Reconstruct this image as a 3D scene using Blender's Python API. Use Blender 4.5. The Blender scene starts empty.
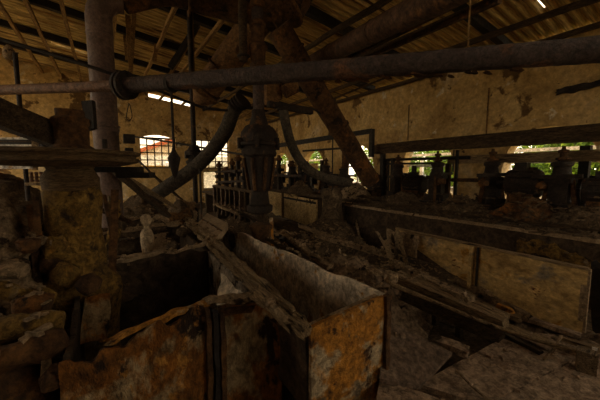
import bpy, math, random
from mathutils import Vector, Matrix, noise, Quaternion
rnd = random.Random(7)
S = bpy.context.scene
COL = S.collection
V = Vector
# ------------------------------------------------------------------ camera
CAMZ = 1.75
YAW = math.radians(33.0); PIT = math.radians(5.71); F = 300.0
FW = V((math.sin(YAW)*math.cos(PIT), math.cos(YAW)*math.cos(PIT), -math.sin(PIT)))
RT = V((math.cos(YAW), -math.sin(YAW), 0))
UP = RT.cross(FW)
CAM = V((0, 0, CAMZ))
def ray(x, y): return FW + RT*((x-300)/F) + UP*((200-y)/F)
def P(x, y, d): return CAM + ray(x, y)*d
def onx(x, y, X): r = ray(x, y); return CAM + r*(X/r.x)
def ony(x, y, Y): r = ray(x, y); return CAM + r*(Y/r.y)
def onz(x, y, Z): r = ray(x, y); return CAM + r*((Z-CAMZ)/r.z)
cd = bpy.data.cameras.new('camera'); cd.lens = 18.0; cd.sensor_width = 36.0; cd.clip_start = 0.05; cd.clip_end = 300
co = bpy.data.objects.new('camera', cd); COL.objects.link(co)
co.location = CAM; co.rotation_euler = (math.pi/2 - PIT, 0, -YAW)
S.camera = co

# ------------------------------------------------------------------ materials
def ramp(nt, stops):
    r = nt.nodes.new('ShaderNodeValToRGB')
    e = r.color_ramp.elements
    while len(e) < len(stops): e.new(0.5)
    for k, (p, c) in enumerate(stops):
        e[k].position = p
        e[k].color = (c[0], c[1], c[2], 1) if isinstance(c, (tuple, list)) else (c, c, c, 1)
    return r
def mat(name, cols, scale=3.0, stretch=(1, 1, 1), rough=0.8, metal=0.0, bump=0.5, patches=(), fine=(0.65, 1.25), bscale=None, seed=0, spec=0.3, grit=.9):
    m = bpy.data.materials.new(name); m.use_nodes = True
    nt = m.node_tree; N = nt.nodes; L = nt.links
    b = N['Principled BSDF']; b.inputs['Roughness'].default_value = rough; b.inputs['Metallic'].default_value = metal
    b.inputs['Specular IOR Level'].default_value = spec
    tc = N.new('ShaderNodeTexCoord')
    oi = N.new('ShaderNodeObjectInfo')
    mp = N.new('ShaderNodeMapping'); mp.inputs['Scale'].default_value = stretch
    add = N.new('ShaderNodeVectorMath'); add.operation = 'ADD'
    mul = N.new('ShaderNodeVectorMath'); mul.operation = 'SCALE'; mul.inputs['Scale'].default_value = 37.0
    comb = N.new('ShaderNodeCombineXYZ')
    for k in range(3): L.new(oi.outputs['Random'], comb.inputs[k])
    L.new(comb.outputs[0], mul.inputs[0])
    L.new(tc.outputs['Object'], add.inputs[0]); L.new(mul.outputs[0], add.inputs[1])
    L.new(add.outputs[0], mp.inputs['Vector'])
    def nz(sc, det=6, rg=0.6, vec=None, dist=0.0):
        n = N.new('ShaderNodeTexNoise'); n.inputs['Scale'].default_value = sc
        n.inputs['Detail'].default_value = det; n.inputs['Roughness'].default_value = rg
        n.inputs['Distortion'].default_value = dist
        L.new((vec or mp).outputs[0], n.inputs['Vector']); return n
    n1 = nz(scale, 8, 0.65, dist=0.6)
    k = len(cols)
    r1 = ramp(nt, [(0.28 + 0.44*i/max(1, k-1), c) for i, c in enumerate(cols)])
    L.new(n1.outputs['Fac'], r1.inputs['Fac'])
    cur = r1.outputs['Color']
    for i, (c, sc, th, soft) in enumerate(patches):
        off = N.new('ShaderNodeVectorMath'); off.operation = 'ADD'; off.inputs[1].default_value = (11.3*(i+1)+seed, 5.7*(i+1), 3.1)
        L.new(mp.outputs[0], off.inputs[0])
        n = nz(sc, 7, 0.62, vec=off, dist=0.3)
        r = ramp(nt, [(th, 0.0), (th+soft, 1.0)]); L.new(n.outputs['Fac'], r.inputs['Fac'])
        mx = N.new('ShaderNodeMix'); mx.data_type = 'RGBA'
        L.new(r.outputs['Color'], mx.inputs['Factor']); L.new(cur, mx.inputs['A']); mx.inputs['B'].default_value = (*c, 1)
        cur = mx.outputs['Result']
    n3 = nz(scale*3.1+4, 6, 0.75, dist=.4)
    r3 = ramp(nt, [(0.37, 0.36), (0.63, 1.5)]); L.new(n3.outputs['Fac'], r3.inputs['Fac'])
    m3 = N.new('ShaderNodeMix'); m3.data_type = 'RGBA'; m3.blend_type = 'MULTIPLY'; m3.inputs['Factor'].default_value = grit
    L.new(cur, m3.inputs['A']); L.new(r3.outputs['Color'], m3.inputs['B']); cur = m3.outputs['Result']
    n2 = nz((bscale or scale*7), 5, 0.7)
    r2 = ramp(nt, [(0.3, fine[0]), (0.7, fine[1])]); L.new(n2.outputs['Fac'], r2.inputs['Fac'])
    mm = N.new('ShaderNodeMix'); mm.data_type = 'RGBA'; mm.blend_type = 'MULTIPLY'; mm.inputs['Factor'].default_value = 1.0
    L.new(cur, mm.inputs['A']); L.new(r2.outputs['Color'], mm.inputs['B'])
    L.new(mm.outputs['Result'], b.inputs['Base Color'])
    if bump:
        ad = N.new('ShaderNodeMath'); ad.operation = 'ADD'
        L.new(n1.outputs['Fac'], ad.inputs[0]); L.new(n2.outputs['Fac'], ad.inputs[1])
        bp = N.new('ShaderNodeBump'); bp.inputs['Strength'].default_value = min(1.0, bump*1.5); bp.inputs['Distance'].default_value = 0.03
        L.new(ad.outputs[0], bp.inputs['Height']); L.new(bp.outputs[0], b.inputs['Normal'])
    return m
M = {}
M['plaster'] = mat('ochre_plaster', [(.33, .20, .07), (.54, .36, .14), (.66, .47, .21)], 0.9, rough=.95, bump=.5, grit=.35,
    patches=[((.66, .52, .31), 0.7, .55, .12), ((.15, .085, .03), 1.3, .585, .04), ((.10, .06, .03), 4.5, .66, .03), ((.70, .60, .42), 2.0, .63, .03)], bscale=9)
M['brick'] = mat('bare_brick', [(.30, .13, .04), (.50, .27, .09)], 5, rough=.95, patches=[((.6, .45, .22), 2, .55, .05)])
M['rust'] = mat('dark_rust', [(.035, .02, .010), (.095, .047, .018), (.16, .078, .025)], 3, rough=.85, bump=.6,
    patches=[((.22, .095, .024), 2.2, .56, .10), ((.02, .012, .008), 3.1, .60, .05)])
M['orange'] = mat('orange_rust', [(.24, .10, .014), (.46, .20, .026), (.34, .165, .035)], 4.0, rough=.85, bump=.6,
    patches=[((.46, .36, .22), 3.6, .53, .06), ((.07, .03, .01), 5.5, .57, .05), ((.20, .15, .09), 6, .60, .05)])
M['tank'] = mat('flaked_tank_plate', [(.14, .055, .011), (.27, .105, .016), (.11, .05, .014)], 3.6, rough=.88, bump=.7,
    patches=[((.36, .26, .14), 3.0, .50, .06), ((.03, .016, .008), 4.6, .57, .05), ((.42, .20, .04), 8, .60, .05)], stretch=(1, 1, .6))
M['column'] = mat('flaking_ochre_iron', [(.07, .04, .014), (.22, .13, .03), (.34, .21, .055)], 5, rough=.9, bump=.9,
    patches=[((.04, .025, .012), 7, .54, .10), ((.26, .21, .14), 4.3, .60, .07), ((.34, .17, .03), 7, .62, .05)])
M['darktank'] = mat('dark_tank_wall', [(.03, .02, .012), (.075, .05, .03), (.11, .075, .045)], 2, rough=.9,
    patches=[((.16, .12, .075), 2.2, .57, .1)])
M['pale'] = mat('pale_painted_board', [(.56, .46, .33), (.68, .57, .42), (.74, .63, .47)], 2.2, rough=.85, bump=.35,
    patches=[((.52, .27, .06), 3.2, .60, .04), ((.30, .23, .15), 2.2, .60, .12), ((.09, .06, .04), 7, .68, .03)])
M['panelb'] = mat('stained_yellow_board', [(.28, .17, .06), (.54, .36, .14), (.66, .46, .20)], 2.6, rough=.85, bump=.4, stretch=(1, .8, 1.2),
    patches=[((.26, .21, .15), 2.0, .55, .07), ((.12, .04, .015), 5, .64, .04), ((.42, .21, .035), 3.2, .58, .06)], grit=.6)
M['wood'] = mat('weathered_wood', [(.17, .11, .055), (.34, .235, .125), (.47, .335, .185)], 5, stretch=(5, .5, 5), rough=.92, bump=.8,
    patches=[((.06, .038, .02), 3, .58, .06)])
M['woodx'] = mat('weathered_wood_across', [(.15, .10, .055), (.28, .195, .11), (.36, .26, .15)], 5, stretch=(.5, 5, 5), rough=.92, bump=.8,
    patches=[((.06, .038, .02), 3, .58, .06)])
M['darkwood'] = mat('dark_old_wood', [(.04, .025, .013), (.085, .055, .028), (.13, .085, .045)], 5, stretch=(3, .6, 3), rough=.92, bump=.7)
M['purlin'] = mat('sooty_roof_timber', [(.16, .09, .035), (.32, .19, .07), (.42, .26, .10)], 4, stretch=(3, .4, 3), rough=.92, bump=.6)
M['wheel'] = mat('rusted_wheel_rim', [(.09, .055, .026), (.19, .12, .055), (.27, .18, .09)], 5, stretch=(1, 1, 6), rough=.85, bump=.6)
M['iron'] = mat('dark_iron', [(.014, .009, .006), (.030, .019, .012), (.052, .034, .021)], 6, rough=.65, metal=.15, bump=.5,
    patches=[((.15, .07, .025), 4, .60, .08)], spec=.4)
M['pipe'] = mat('scaled_pipe', [(.05, .033, .028), (.09, .06, .05), (.13, .09, .075)], 9, rough=.6, metal=.25, bump=.8,
    patches=[((.20, .09, .04), 3, .58, .08)], bscale=45, spec=.5)
M['redpipe'] = mat('red_brown_pipe', [(.15, .075, .042), (.22, .115, .066), (.25, .145, .09)], 5, rough=.6, metal=.2, bump=.5, spec=.5)
M['uduct'] = mat('upright_duct_paint', [(.10, .062, .047), (.16, .10, .078), (.20, .13, .10)], 4, rough=.6, metal=.1, bump=.4, grit=.5, spec=.5)
M['duct'] = mat('brown_duct', [(.06, .033, .02), (.11, .06, .035), (.15, .085, .05)], 3, rough=.7, metal=.1, bump=.4,
    patches=[((.30, .15, .05), 2.5, .60, .1)])
M['chute'] = mat('rusty_chute', [(.11, .055, .02), (.20, .105, .038), (.26, .145, .06)], 4, rough=.85, bump=.6,
    patches=[((.07, .03, .012), 3, .57, .08)])
M['hose'] = mat('old_hose', [(.05, .04, .03), (.09, .073, .053), (.13, .105, .075)], 6, rough=.8, bump=.5)
M['dirt'] = mat('dirt', [(.055, .036, .02), (.12, .082, .047), (.20, .14, .082)], 5, rough=.97, bump=1.0,
    patches=[((.26, .19, .11), 4, .6, .08)])
M['ldirt'] = mat('light_dirt', [(.19, .13, .075), (.34, .24, .14), (.46, .335, .20)], 5, rough=.97, bump=1.0,
    patches=[((.05, .03, .015), 5, .58, .05)])
M['ldirt2'] = mat('brown_dust', [(.12, .08, .048), (.21, .145, .09), (.29, .205, .13)], 4, rough=.97, bump=.9)
M['tan'] = mat('dusty_tin_and_lit_edge', [(.24, .165, .095), (.38, .27, .16), (.46, .34, .21)], 4, rough=.9, bump=.6, grit=.5)
M['slat'] = mat('grey_staves', [(.09, .06, .04), (.16, .11, .075), (.21, .15, .10)], 5, rough=.9, bump=.6)
M['tanboard'] = mat('pale_ochre_board', [(.40, .27, .11), (.62, .45, .20), (.74, .56, .28)], 3, rough=.85, bump=.4, patches=[((.2, .12, .05), 4, .60, .06)], grit=.6)
M['lining'] = mat('flaking_pale_lining', [(.34, .27, .19), (.52, .43, .32), (.60, .50, .38)], 4, rough=.9, bump=.7, patches=[((.05, .035, .022), 4, .54, .05), ((.30, .17, .06), 3, .58, .06)])
M['slab'] = mat('dusty_boards', [(.26, .175, .115), (.42, .30, .20), (.52, .38, .255)], 4, rough=.95, bump=.8, bscale=50,
    patches=[((.10, .065, .04), 2.5, .58, .1)])
M['roof'] = mat('streaked_roof_sheet', [(.36, .235, .075), (.62, .44, .165), (.74, .55, .24)], 0.9, stretch=(.3, 6.5, 1), rough=.8, bump=.2,
    patches=[((.30, .16, .05), .8, .55, .08), ((.12, .07, .025), 1.1, .60, .05)], grit=.8)  # stain streaks stretched along the ribs also stand in for rib shading
M['white'] = mat('white_paint', [(.62, .58, .52), (.78, .74, .68)], 3, rough=.7, bump=.2, patches=[((.4, .27, .14), 4, .62, .06)])
M['black'] = mat('black_paint', [(.014, .011, .009), (.03, .022, .017)], 5, rough=.6, bump=.3)
M['knob'] = mat('bone_coloured_cast', [(.38, .28, .17), (.5, .38, .24)], 5, rough=.8, bump=.3)
M['leaf'] = mat('leaves', [(.05, .12, .004), (.14, .25, .01), (.34, .42, .03)], 2.0, rough=.7, bump=0, bscale=6)
M['bark'] = mat('bark', [(.1, .07, .04), (.2, .15, .1)], 8, stretch=(3, 3, .5), rough=.95)
M['ground'] = mat('outside_ground', [(.50, .44, .30), (.62, .54, .38)], 1, rough=.95)
M['yellow'] = mat('yellow_render', [(.75, .45, .06), (.9, .62, .15)], 0.6, rough=.9, bump=.1)
M['redtile'] = mat('red_roof_tile', [(.45, .10, .04), (.6, .2, .09)], 3, rough=.9)
M['whitewall'] = mat('white_render', [(.82, .82, .82), (.95, .95, .95)], 1, rough=.9, bump=.1)
g = bpy.data.materials.new('dusty_glass'); g.use_nodes = True
nt = g.node_tree; nt.nodes.clear()
o_ = nt.nodes.new('ShaderNodeOutputMaterial'); mx = nt.nodes.new('ShaderNodeMixShader'); tr = nt.nodes.new('ShaderNodeBsdfTransparent')
pr = nt.nodes.new('ShaderNodeBsdfPrincipled'); pr.inputs['Base Color'].default_value = (.6, .55, .45, 1); pr.inputs['Roughness'].default_value = .25
tr.inputs['Color'].default_value = (.94, .92, .86, 1)
mx.inputs[0].default_value = .12
nt.links.new(tr.outputs[0], mx.inputs[1]); nt.links.new(pr.outputs[0], mx.inputs[2]); nt.links.new(mx.outputs[0], o_.inputs[0])
M['glass'] = g

# ------------------------------------------------------------------ mesh building
def nv(p, sc): return noise.noise_vector(p*sc)
class MB:
    def __init__(s): s.v = []; s.f = []
    def add(s, vs, fs):
        b = len(s.v); s.v += [V(v) for v in vs]; s.f += [tuple(i+b for i in f) for f in fs]; return s
    def box(s, c, size, R=None):
        x, y, z = size[0]/2, size[1]/2, size[2]/2
        vs = [V((a*x, b_*y, c_*z)) for a in (-1, 1) for b_ in (-1, 1) for c_ in (-1, 1)]
        if R is not None: vs = [R @ v for v in vs]
        c = V(c)
        return s.add([v+c for v in vs], [(0, 1, 3, 2), (4, 6, 7, 5), (0, 4, 5, 1), (2, 3, 7, 6), (0, 2, 6, 4), (1, 5, 7, 3)])
    def bar(s, p0, p1, w, h, n=1, rough=0.0, up=V((0, 0, 1)), ragged=0.0, nsc=5.0, taper=1.0):
        """a squared timber or bar; w across, h along up"""
        p0 = V(p0); p1 = V(p1); d = (p1-p0); L = d.length; d.normalize()
        if abs(d.dot(up)) > .98: up = V((0, 1, 0))
        sd = d.cross(up).normalized(); u = sd.cross(d).normalized()
        m = 3 if (rough or ragged) else 1
        prof = []
        for i in range(m): prof.append((-.5+i/m, -.5))
        for i in range(m): prof.append((.5, -.5+i/m))
        for i in range(m): prof.append((.5-i/m, .5))
        for i in range(m): prof.append((-.5, .5-i/m))
        k = len(prof); vs = []; fs = []
        so = V((rnd.random()*50, rnd.random()*50, rnd.random()*50))
        for j in range(n+1):
            t = j/n
            sc = 1+(taper-1)*t
            for (a, b) in prof:
                ex = 0.0
                if ragged and (j == 0 or j == n):
                    ex = (noise.noise(V((a*6, b*6, 0))+so*(1 if j else 2)))*ragged
                q = p0 + d*(L*t+ex) + sd*(a*w*sc) + u*(b*h*sc)
                if rough: q = q + nv(q+so, nsc)*rough
                vs.append(q)
        for j in range(n):
            for i in range(k):
                a = j*k+i; b = j*k+(i+1) % k
                fs.append((a, b, b+k, a+k))
        fs.append(tuple(reversed(range(k)))); fs.append(tuple(range(n*k, n*k+k)))
        return s.add(vs, fs)
    def tube(s, pts, r, seg=14, caps=True, rough=0.0, nsc=6.0, smooth=0, ribs=None):
        pts = [V(p) for p in pts]
        rs = list(r) if isinstance(r, (list, tuple)) else [r]*len(pts)
        if smooth:
            np_, nr = [], []
            n = len(pts)
            for i in range(n-1):
                a, b, c, d = pts[max(0, i-1)], pts[i], pts[i+1], pts[min(n-1, i+2)]
                for k in range(smooth):
                    t = k/smooth
                    q = .5*((2*b)+(c-a)*t+(2*a-5*b+4*c-d)*t*t+(3*b-a-3*c+d)*t**3)
                    np_.append(q); nr.append(rs[i]*(1-t)+rs[i+1]*t)
            np_.append(pts[-1]); nr.append(rs[-1]); pts, rs = np_, nr
        if ribs: rs = [q*(1+ribs*(i % 2)) for i, q in enumerate(rs)]
        n = len(pts); vs = []; fs = []
        t0 = (pts[1]-pts[0]).normalized()
        ref = V((0, 0, 1)) if abs(t0.z) < .9 else V((1, 0, 0))
        x = t0.cross(ref).normalized(); so = V((rnd.random()*40, 3, rnd.random()*40))
        pt = t0
        for j in range(n):
            t = (pts[min(n-1, j+1)]-pts[max(0, j-1)]).normalized()
            q = pt.rotation_difference(t); x = q @ x; pt = t
            x = (x-t*x.dot(t)).normalized(); y = t.cross(x)
            for i in range(seg):
                a = 2*math.pi*i/seg
                p = pts[j]+(x*math.cos(a)+y*math.sin(a))*rs[j]
                if rough: p = p+nv(p+so, nsc)*rough
                vs.append(p)
        for j in range(n-1):
            for i in range(seg):
                a = j*seg+i; b = j*seg+(i+1) % seg
                fs.append((a, b, b+seg, a+seg))
        if caps: fs.append(tuple(reversed(range(seg)))); fs.append(tuple(range((n-1)*seg, n*seg)))
        return s.add(vs, fs)
    def lathe(s, c, prof, seg=20, axis=V((0, 0, 1)), rough=0.0, nsc=6):
        """prof: (distance along axis, radius)"""
        c = V(c); axis = V(axis).normalized()
        ref = V((0, 0, 1)) if abs(axis.z) < .9 else V((1, 0, 0))
        x = axis.cross(ref).normalized(); y = axis.cross(x)
        vs = []; fs = []; n = len(prof); so = V((rnd.random()*40, 7, rnd.random()*40))
        for (h, r) in prof:
            for i in range(seg):
                a = 2*math.pi*i/seg
                p = c+axis*h+(x*math.cos(a)+y*math.sin(a))*max(r, .0005)
                if rough: p = p+nv(p+so, nsc)*rough
                vs.append(p)
        for j in range(n-1):
            for i in range(seg):
                a = j*seg+i; b = j*seg+(i+1) % seg
                fs.append((a, b, b+seg, a+seg))
        fs.append(tuple(reversed(range(seg)))); fs.append(tuple(range((n-1)*seg, n*seg)))
        return s.add(vs, fs)
    def sheet(s, A, B, C, D, nu=24, nw=10, thick=.02, rough=.012, tear=0.0, nsc=4.0, bulge=0.0, tearfreq=3.0, btear=0.0, stear=0.0):
        """plate: A top left, B top right, C bottom right, D bottom left; tear = how deep the ragged top edge bites"""
        A, B, C, D = V(A), V(B), V(C), V(D)
        nrm = (B-A).cross(D-A).normalized()
        so = V((rnd.random()*60, rnd.random()*60, 1))
        H = (D-A).length; W = (B-A).length
        base = len(s.v); vs = []
        for side in (0, 1):
            for j in range(nw+1):
                for i in range(nu+1):
                    u = i/nu; w = j/nw
                    dt = max(0, noise.noise(V((u*W*tearfreq, 0, 0))+so)+.35*noise.noise(V((u*W*tearfreq*4, 0, 9))+so)+.25)*tear/H
                    db = max(0, noise.noise(V((u*W*tearfreq, 50, 0))+so)+.35*noise.noise(V((u*W*tearfreq*4, 20, 9))+so)+.25)*btear/H
                    w2 = dt+(1-dt-db)*w
                    ds = stear/W*max(0, noise.noise(V((0, w*H*tearfreq, 7))+so)+.4*noise.noise(V((0, w*H*tearfreq*4, 3))+so)+.25)
                    u2 = u*(1-ds)
                    q = A.lerp(B, u2).lerp(D.lerp(C, u2), w2)
                    q = q+nrm*(bulge*math.sin(math.pi*u)*math.sin(math.pi*w))
                    q = q+nv(q+so, nsc)*rough
                    vs.append(q+nrm*(thick*(side-.5)))
        fs = []; K = (nu+1)*(nw+1); r = nu+1
        for j in range(nw):
            for i in range(nu):
                a = j*r+i
                fs.append((a, a+1, a+1+r, a+r)); fs.append((a+K, a+r+K, a+1+r+K, a+1+K))
        for i in range(nu):
            fs.append((i, i+K, i+1+K, i+1)); a = nw*r+i; fs.append((a, a+1, a+1+K, a+K))
        for j in range(nw):
            a = j*r; fs.append((a, a+r, a+r+K, a+K)); a = j*r+nu; fs.append((a, a+K, a+r+K, a+r))
        return s.add(vs, fs)
    def heap(s, c, rx, ry, h, n=30, rough=.06, nsc=4.0, base=None, ang=0.0):
        """a mound of dirt on a flat bottom"""
        c = V(c); so = V((rnd.random()*60, rnd.random()*60, 3)); vs = [c+V((0, 0, h))]; fs = []
        rings = max(6, n//3); ca, sa = math.cos(ang), math.sin(ang)
        for j in range(1, rings+1):
            t = j/rings
            for i in range(n):
                a = 2*math.pi*i/n
                e = 1+.18*noise.noise(V((math.cos(a)*1.5, math.sin(a)*1.5, 0))+so)
                x, y = math.cos(a)*rx*t*e, math.sin(a)*ry*t*e
                p = c+V((x*ca-y*sa, x*sa+y*ca, h*(1-t*t)*(1-.15*t)))
                k = 1 if j < rings else .2
                p = p+V((0, 0, 1))*(noise.fractal(p*nsc+so, 1.0, 2.0, 5)*rough*k) + nv(p+so, nsc)*(rough*.6*k)
                vs.append(p)
        for i in range(n): fs.append((0, 1+i, 1+(i+1) % n))
        for j in range(rings-1):
            for i in range(n):
                a = 1+j*n+i; b = 1+j*n+(i+1) % n
                fs.append((a, a+n, b+n, b))
        fs.append(tuple(reversed([1+(rings-1)*n+i for i in range(n)])))
        return s.add(vs, fs)
    def slab(s, corners, thick, rough=.004, n=10, nsc=4):
        """a board given by its four top corners in order; thickness goes down"""
        A, B, C, D = [V(c) for c in corners]
        so = V((rnd.random()*60, 2, rnd.random()*60)); vs = []; K = (n+1)**2; r = n+1; fs = []
        for side in (0, 1):
            for j in range(n+1):
                for i in range(n+1):
                    q = A.lerp(B, i/n).lerp(D.lerp(C, i/n), j/n)
                    vs.append(q+nv(q+so, nsc)*rough-V((0, 0, thick*side)))
        for j in range(n):
            for i in range(n):
                a = j*r+i; fs.append((a, a+1, a+1+r, a+r)); fs.append((a+K, a+r+K, a+1+r+K, a+1+K))
        for i in range(n):
            fs.append((i, i+K, i+1+K, i+1)); a = n*r+i; fs.append((a, a+1, a+1+K, a+K))
        for j in range(n):
            a = j*r; fs.append((a, a+r, a+r+K, a+K)); a = j*r+n; fs.append((a, a+K, a+r+K, a+r))
        return s.add(vs, fs)
    def prism(s, outline, d):
        """outline: planar loop of points; d: extrusion vector"""
        o = [V(p) for p in outline]; d = V(d); n = len(o)
        fs = [tuple(range(n)), tuple(reversed(range(n, 2*n)))]
        for i in range(n): fs.append((i, i+n, (i+1) % n+n, (i+1) % n))
        return s.add(o+[p+d for p in o], fs)
def mesh_of(name, mb, m, origin):
    me = bpy.data.meshes.new(name)
    me.from_pydata([v-origin for v in mb.v], [], mb.f)
    me.validate(); me.update()
    me.polygons.foreach_set('use_smooth', [True]*len(me.polygons))
    import bmesh as bm_
    b = bm_.new(); b.from_mesh(me); bm_.ops.recalc_face_normals(b, faces=b.faces); b.to_mesh(me); b.free()
    me.set_sharp_from_angle(angle=math.radians(38))
    me.materials.append(m if not isinstance(m, str) else M[m]); return me
def base_of(mb):
    xs = [v.x for v in mb.v]; ys = [v.y for v in mb.v]; zs = [v.z for v in mb.v]
    return V(((min(xs)+max(xs))/2, (min(ys)+max(ys))/2, min(zs)))
def tag(o, label=None, cat=None, group=None, kind=None):
    if label: o['label'] = label
    if cat: o['category'] = cat
    if group: o['group'] = group
    if kind: o['kind'] = kind
    return o
def one(name, mb, m, label, cat, group=None, kind=None):
    org = base_of(mb)
    o = bpy.data.objects.new(name, mesh_of(name, mb, m, org)); COL.objects.link(o); o.location = org
    return tag(o, label, cat, group, kind)
def struct(name, mb, m, label=None, parent=None, org=V((0, 0, 0))):
    o = bpy.data.objects.new(name, mesh_of(name, mb, m, org)); COL.objects.link(o); o.location = org
    if parent is not None: o.parent = parent; o.location = org-wloc(parent)
    else: o['kind'] = 'structure'
    if label: o['label'] = label
    return o
def thing(name, label, cat, loc, group=None):
    o = bpy.data.objects.new(name, None); COL.objects.link(o); o.location = V(loc); o.empty_display_size = .1
    return tag(o, label, cat, group)
def wloc(o):
    l = V(o.location)
    while o.parent is not None: o = o.parent; l = l+V(o.location)
    return l
def part(name, mb, m, parent, label=None, kind=None):
    org = base_of(mb)
    o = bpy.data.objects.new(name, mesh_of(name, mb, m, org)); COL.objects.link(o)
    o.parent = parent; o.location = org-wloc(parent)
    if label: o['label'] = label
    if kind: o['kind'] = kind
    return o
def dup(root, loc, label, rotz=0.0, scale=None):
    r = root.copy(); COL.objects.link(r); r.location = V(loc); r.rotation_euler = (0, 0, rotz); r['label'] = label
    if scale: r.scale = scale
    for ch in list(root.children):
        c = ch.copy(); COL.objects.link(c); c.parent = r
        for gch in list(ch.children):
            d = gch.copy(); COL.objects.link(d); d.parent = c
    return r
ORD = ['first', 'second', 'third', 'fourth', 'fifth', 'sixth', 'seventh', 'eighth', 'ninth', 'tenth', 'eleventh', 'twelfth', 'thirteenth']
# ------------------------------------------------------------------ room shell
XL, XR, YN, YF = -6.5, 8.0, -5.0, 16.0
RS = .13
def zroof(X): return 4.55 + RS*(XR-X)
TH = .35
# floor
mb = MB()
nx, ny = 50, 70
vs = []; fs = []
for j in range(ny+1):
    for i in range(nx+1):
        p = V((XL+(XR-XL)*i/nx, YN+(YF-YN)*j/ny, 0)); p.z = .05*noise.fractal(p*.9, 1, 2, 4)
        vs.append(p)
for j in range(ny):
    for i in range(nx):
        a = j*(nx+1)+i; fs.append((a, a+1, a+nx+2, a+nx+1))
mb.add(vs, fs); struct('floor', mb, 'dirt')
# right wall with arched openings along Y
ARCH = [2.57, 5.47, 8.37, 11.27, 14.17, -.33, -3.23]; AW = .86; SILL = 1.0; SPR = 1.78; CROWN = 2.68
def arch_z(t): return SPR+(CROWN-SPR)*math.sqrt(max(0, 1-t*t))
mb = MB()
edges = sorted(ARCH); y = YN; N_ = 16
def wallseg(mb, y0, y1, z0, z1a, z1b, x0=XR, x1=XR+TH, ztop0=None):
    # quad prism along x
    mb.prism([(x0, y0, z0), (x0, y1, z0 if ztop0 is None else ztop0), (x0, y1, z1b), (x0, y0, z1a)], (x1-x0, 0, 0))
ZT = zroof(XR)-.03
for c in edges:
    wallseg(mb, y, c-AW, -.2, ZT, ZT)
    wallseg(mb, c-AW, c+AW, -.2, SILL, SILL)
    for k in range(N_):
        t0 = -1+2*k/N_; t1 = -1+2*(k+1)/N_
        mb.prism([(XR, c+AW*t0, arch_z(t0)), (XR, c+AW*t1, arch_z(t1)), (XR, c+AW*t1, ZT), (XR, c+AW*t0, ZT)], (TH, 0, 0))
    y = c+AW
wallseg(mb, y, YF+TH, -.2, ZT, ZT)
struct('wall_right', mb, 'plaster')
# far wall with two windows
W1 = (1.45, 3.05, 1.88, 3.28); W2 = (3.98, 5.78, 1.84, 3.30); W2D = (4.36, 5.12, .75, 1.68)
mb = MB()
def fw(x0, x1, z0, za, zb): mb.prism([(x0, YF, z0), (x1, YF, z0), (x1, YF, zb), (x0, YF, za)], (0, TH, 0))
def zt(x): return zroof(x)+.055
fw(XL-TH, W1[0], -.2, zt(XL), zt(W1[0]))
fw(W1[0], W1[1], -.2, W1[2], W1[2])
def seg_arch(w, rise=.16):
    n = 10
    for k in range(n):
        a0 = w[0]+(w[1]-w[0])*k/n; a1 = w[0]+(w[1]-w[0])*(k+1)/n
        q = lambda a: w[3]+rise*math.sin(math.pi*(a-w[0])/(w[1]-w[0]))
        top = lambda a: (zt(a) if not 2.0 < a < 3.9 else zt(a)-.22)
        mb.prism([(a0, YF, q(a0)), (a1, YF, q(a1)), (a1, YF, top((a0+a1)/2)), (a0, YF, top((a0+a1)/2))], (0, TH, 0))
seg_arch(W1); seg_arch(W2, .02)
fw(W1[1], W2[0], -.2, zt(W1[1])-.22, zt(W2[0])-.22)
fw(W2[0], W2D[0], -.2, W2[2], W2[2]); fw(W2D[1], W2[1], -.2, W2[2], W2[2]); fw(W2D[0], W2D[1], -.2, W2D[2], W2D[2]); fw(W2D[0], W2D[1], W2D[3], W2[2], W2[2])
fw(W2[1], XR, -.2, zt(W2[1]), zt(XR))
struct('wall_far', mb, 'plaster')
# the side of the hall behind the viewer: unseen openings sized for the light they let in
mb = MB()
def lw(y0, y1, z0, z1): mb.box(((XL-TH/2), (y0+y1)/2, (z0+z1)/2), (TH, y1-y0, z1-z0))
ZL = zroof(XL)-.03
LO = [(3.4, 5.6), (7.4, 10.4), (11.0, 15.6)]
y = YN
for (a, b) in LO:
    lw(y, a, -.2, ZL); lw(a, b, -.2, .25); lw(a, b, 4.9, ZL); y = b
lw(y, YF+TH, -.2, ZL)
struct('wall_left', mb, 'plaster')
mb = MB()
def nw(x0, x1, z0, z1): mb.box(((x0+x1)/2, YN-TH/2, (z0+z1)/2), (x1-x0, TH, z1-z0))
NO = [(-5.4, -4.4, .0, 2.6), (3.4, 7.2, .6, 3.6)]
x = XL-TH
for (a, b, z0, z1) in NO:
    nw(x, a, -.2, zroof(x)-.05 - .0); nw(a, b, -.2, z0); nw(a, b, z1, zroof(b)-.05); x = b
nw(x, XR+TH, -.2, 4.5)
struct('wall_near', mb, 'plaster')
# corrugated roof with slits where sheets have slipped, and unseen holes added for top light
mb = MB(); per = .19; amp = .042; spp = 8
ncor = int((YF+TH+.1-YN+.4)/per*spp); nxr = 48; x0, x1 = XL-.5, XR+.45
vs = []; fs = []
for j in range(ncor+1):
    Y = YN-.4+j*per/spp
    for i in range(nxr+1):
        X = x0+(x1-x0)*i/nxr
        step = .012*((i*5)//nxr % 2)
        vs.append(V((X, Y, zroof(X)+.115+step+amp*math.tanh(2.2*math.sin(2*math.pi*Y/per)))))
holes = [(1.2, 3.6, -.75, -.35), (3.6, 6.0, -1.2, -.8), (-3.5, -1.2, 1.2, 1.45), (-1.3, -.35, 12.82, 12.93), (-1.75, -1.55, 10.2, 10.26), (7.0, 7.2, 2.5, 2.54), (3.0, 3.3, 8.9, 8.93)]
for j in range(ncor):
    for i in range(nxr):
        a = j*(nxr+1)+i; c = (vs[a]+vs[a+nxr+2])/2
        if any(h[0] < c.x < h[1] and h[2] < c.y < h[3] for h in holes): continue
        fs.append((a, a+1, a+nxr+2, a+nxr+1))
mb.add(vs, fs); struct('ceiling', mb, 'roof')
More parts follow.
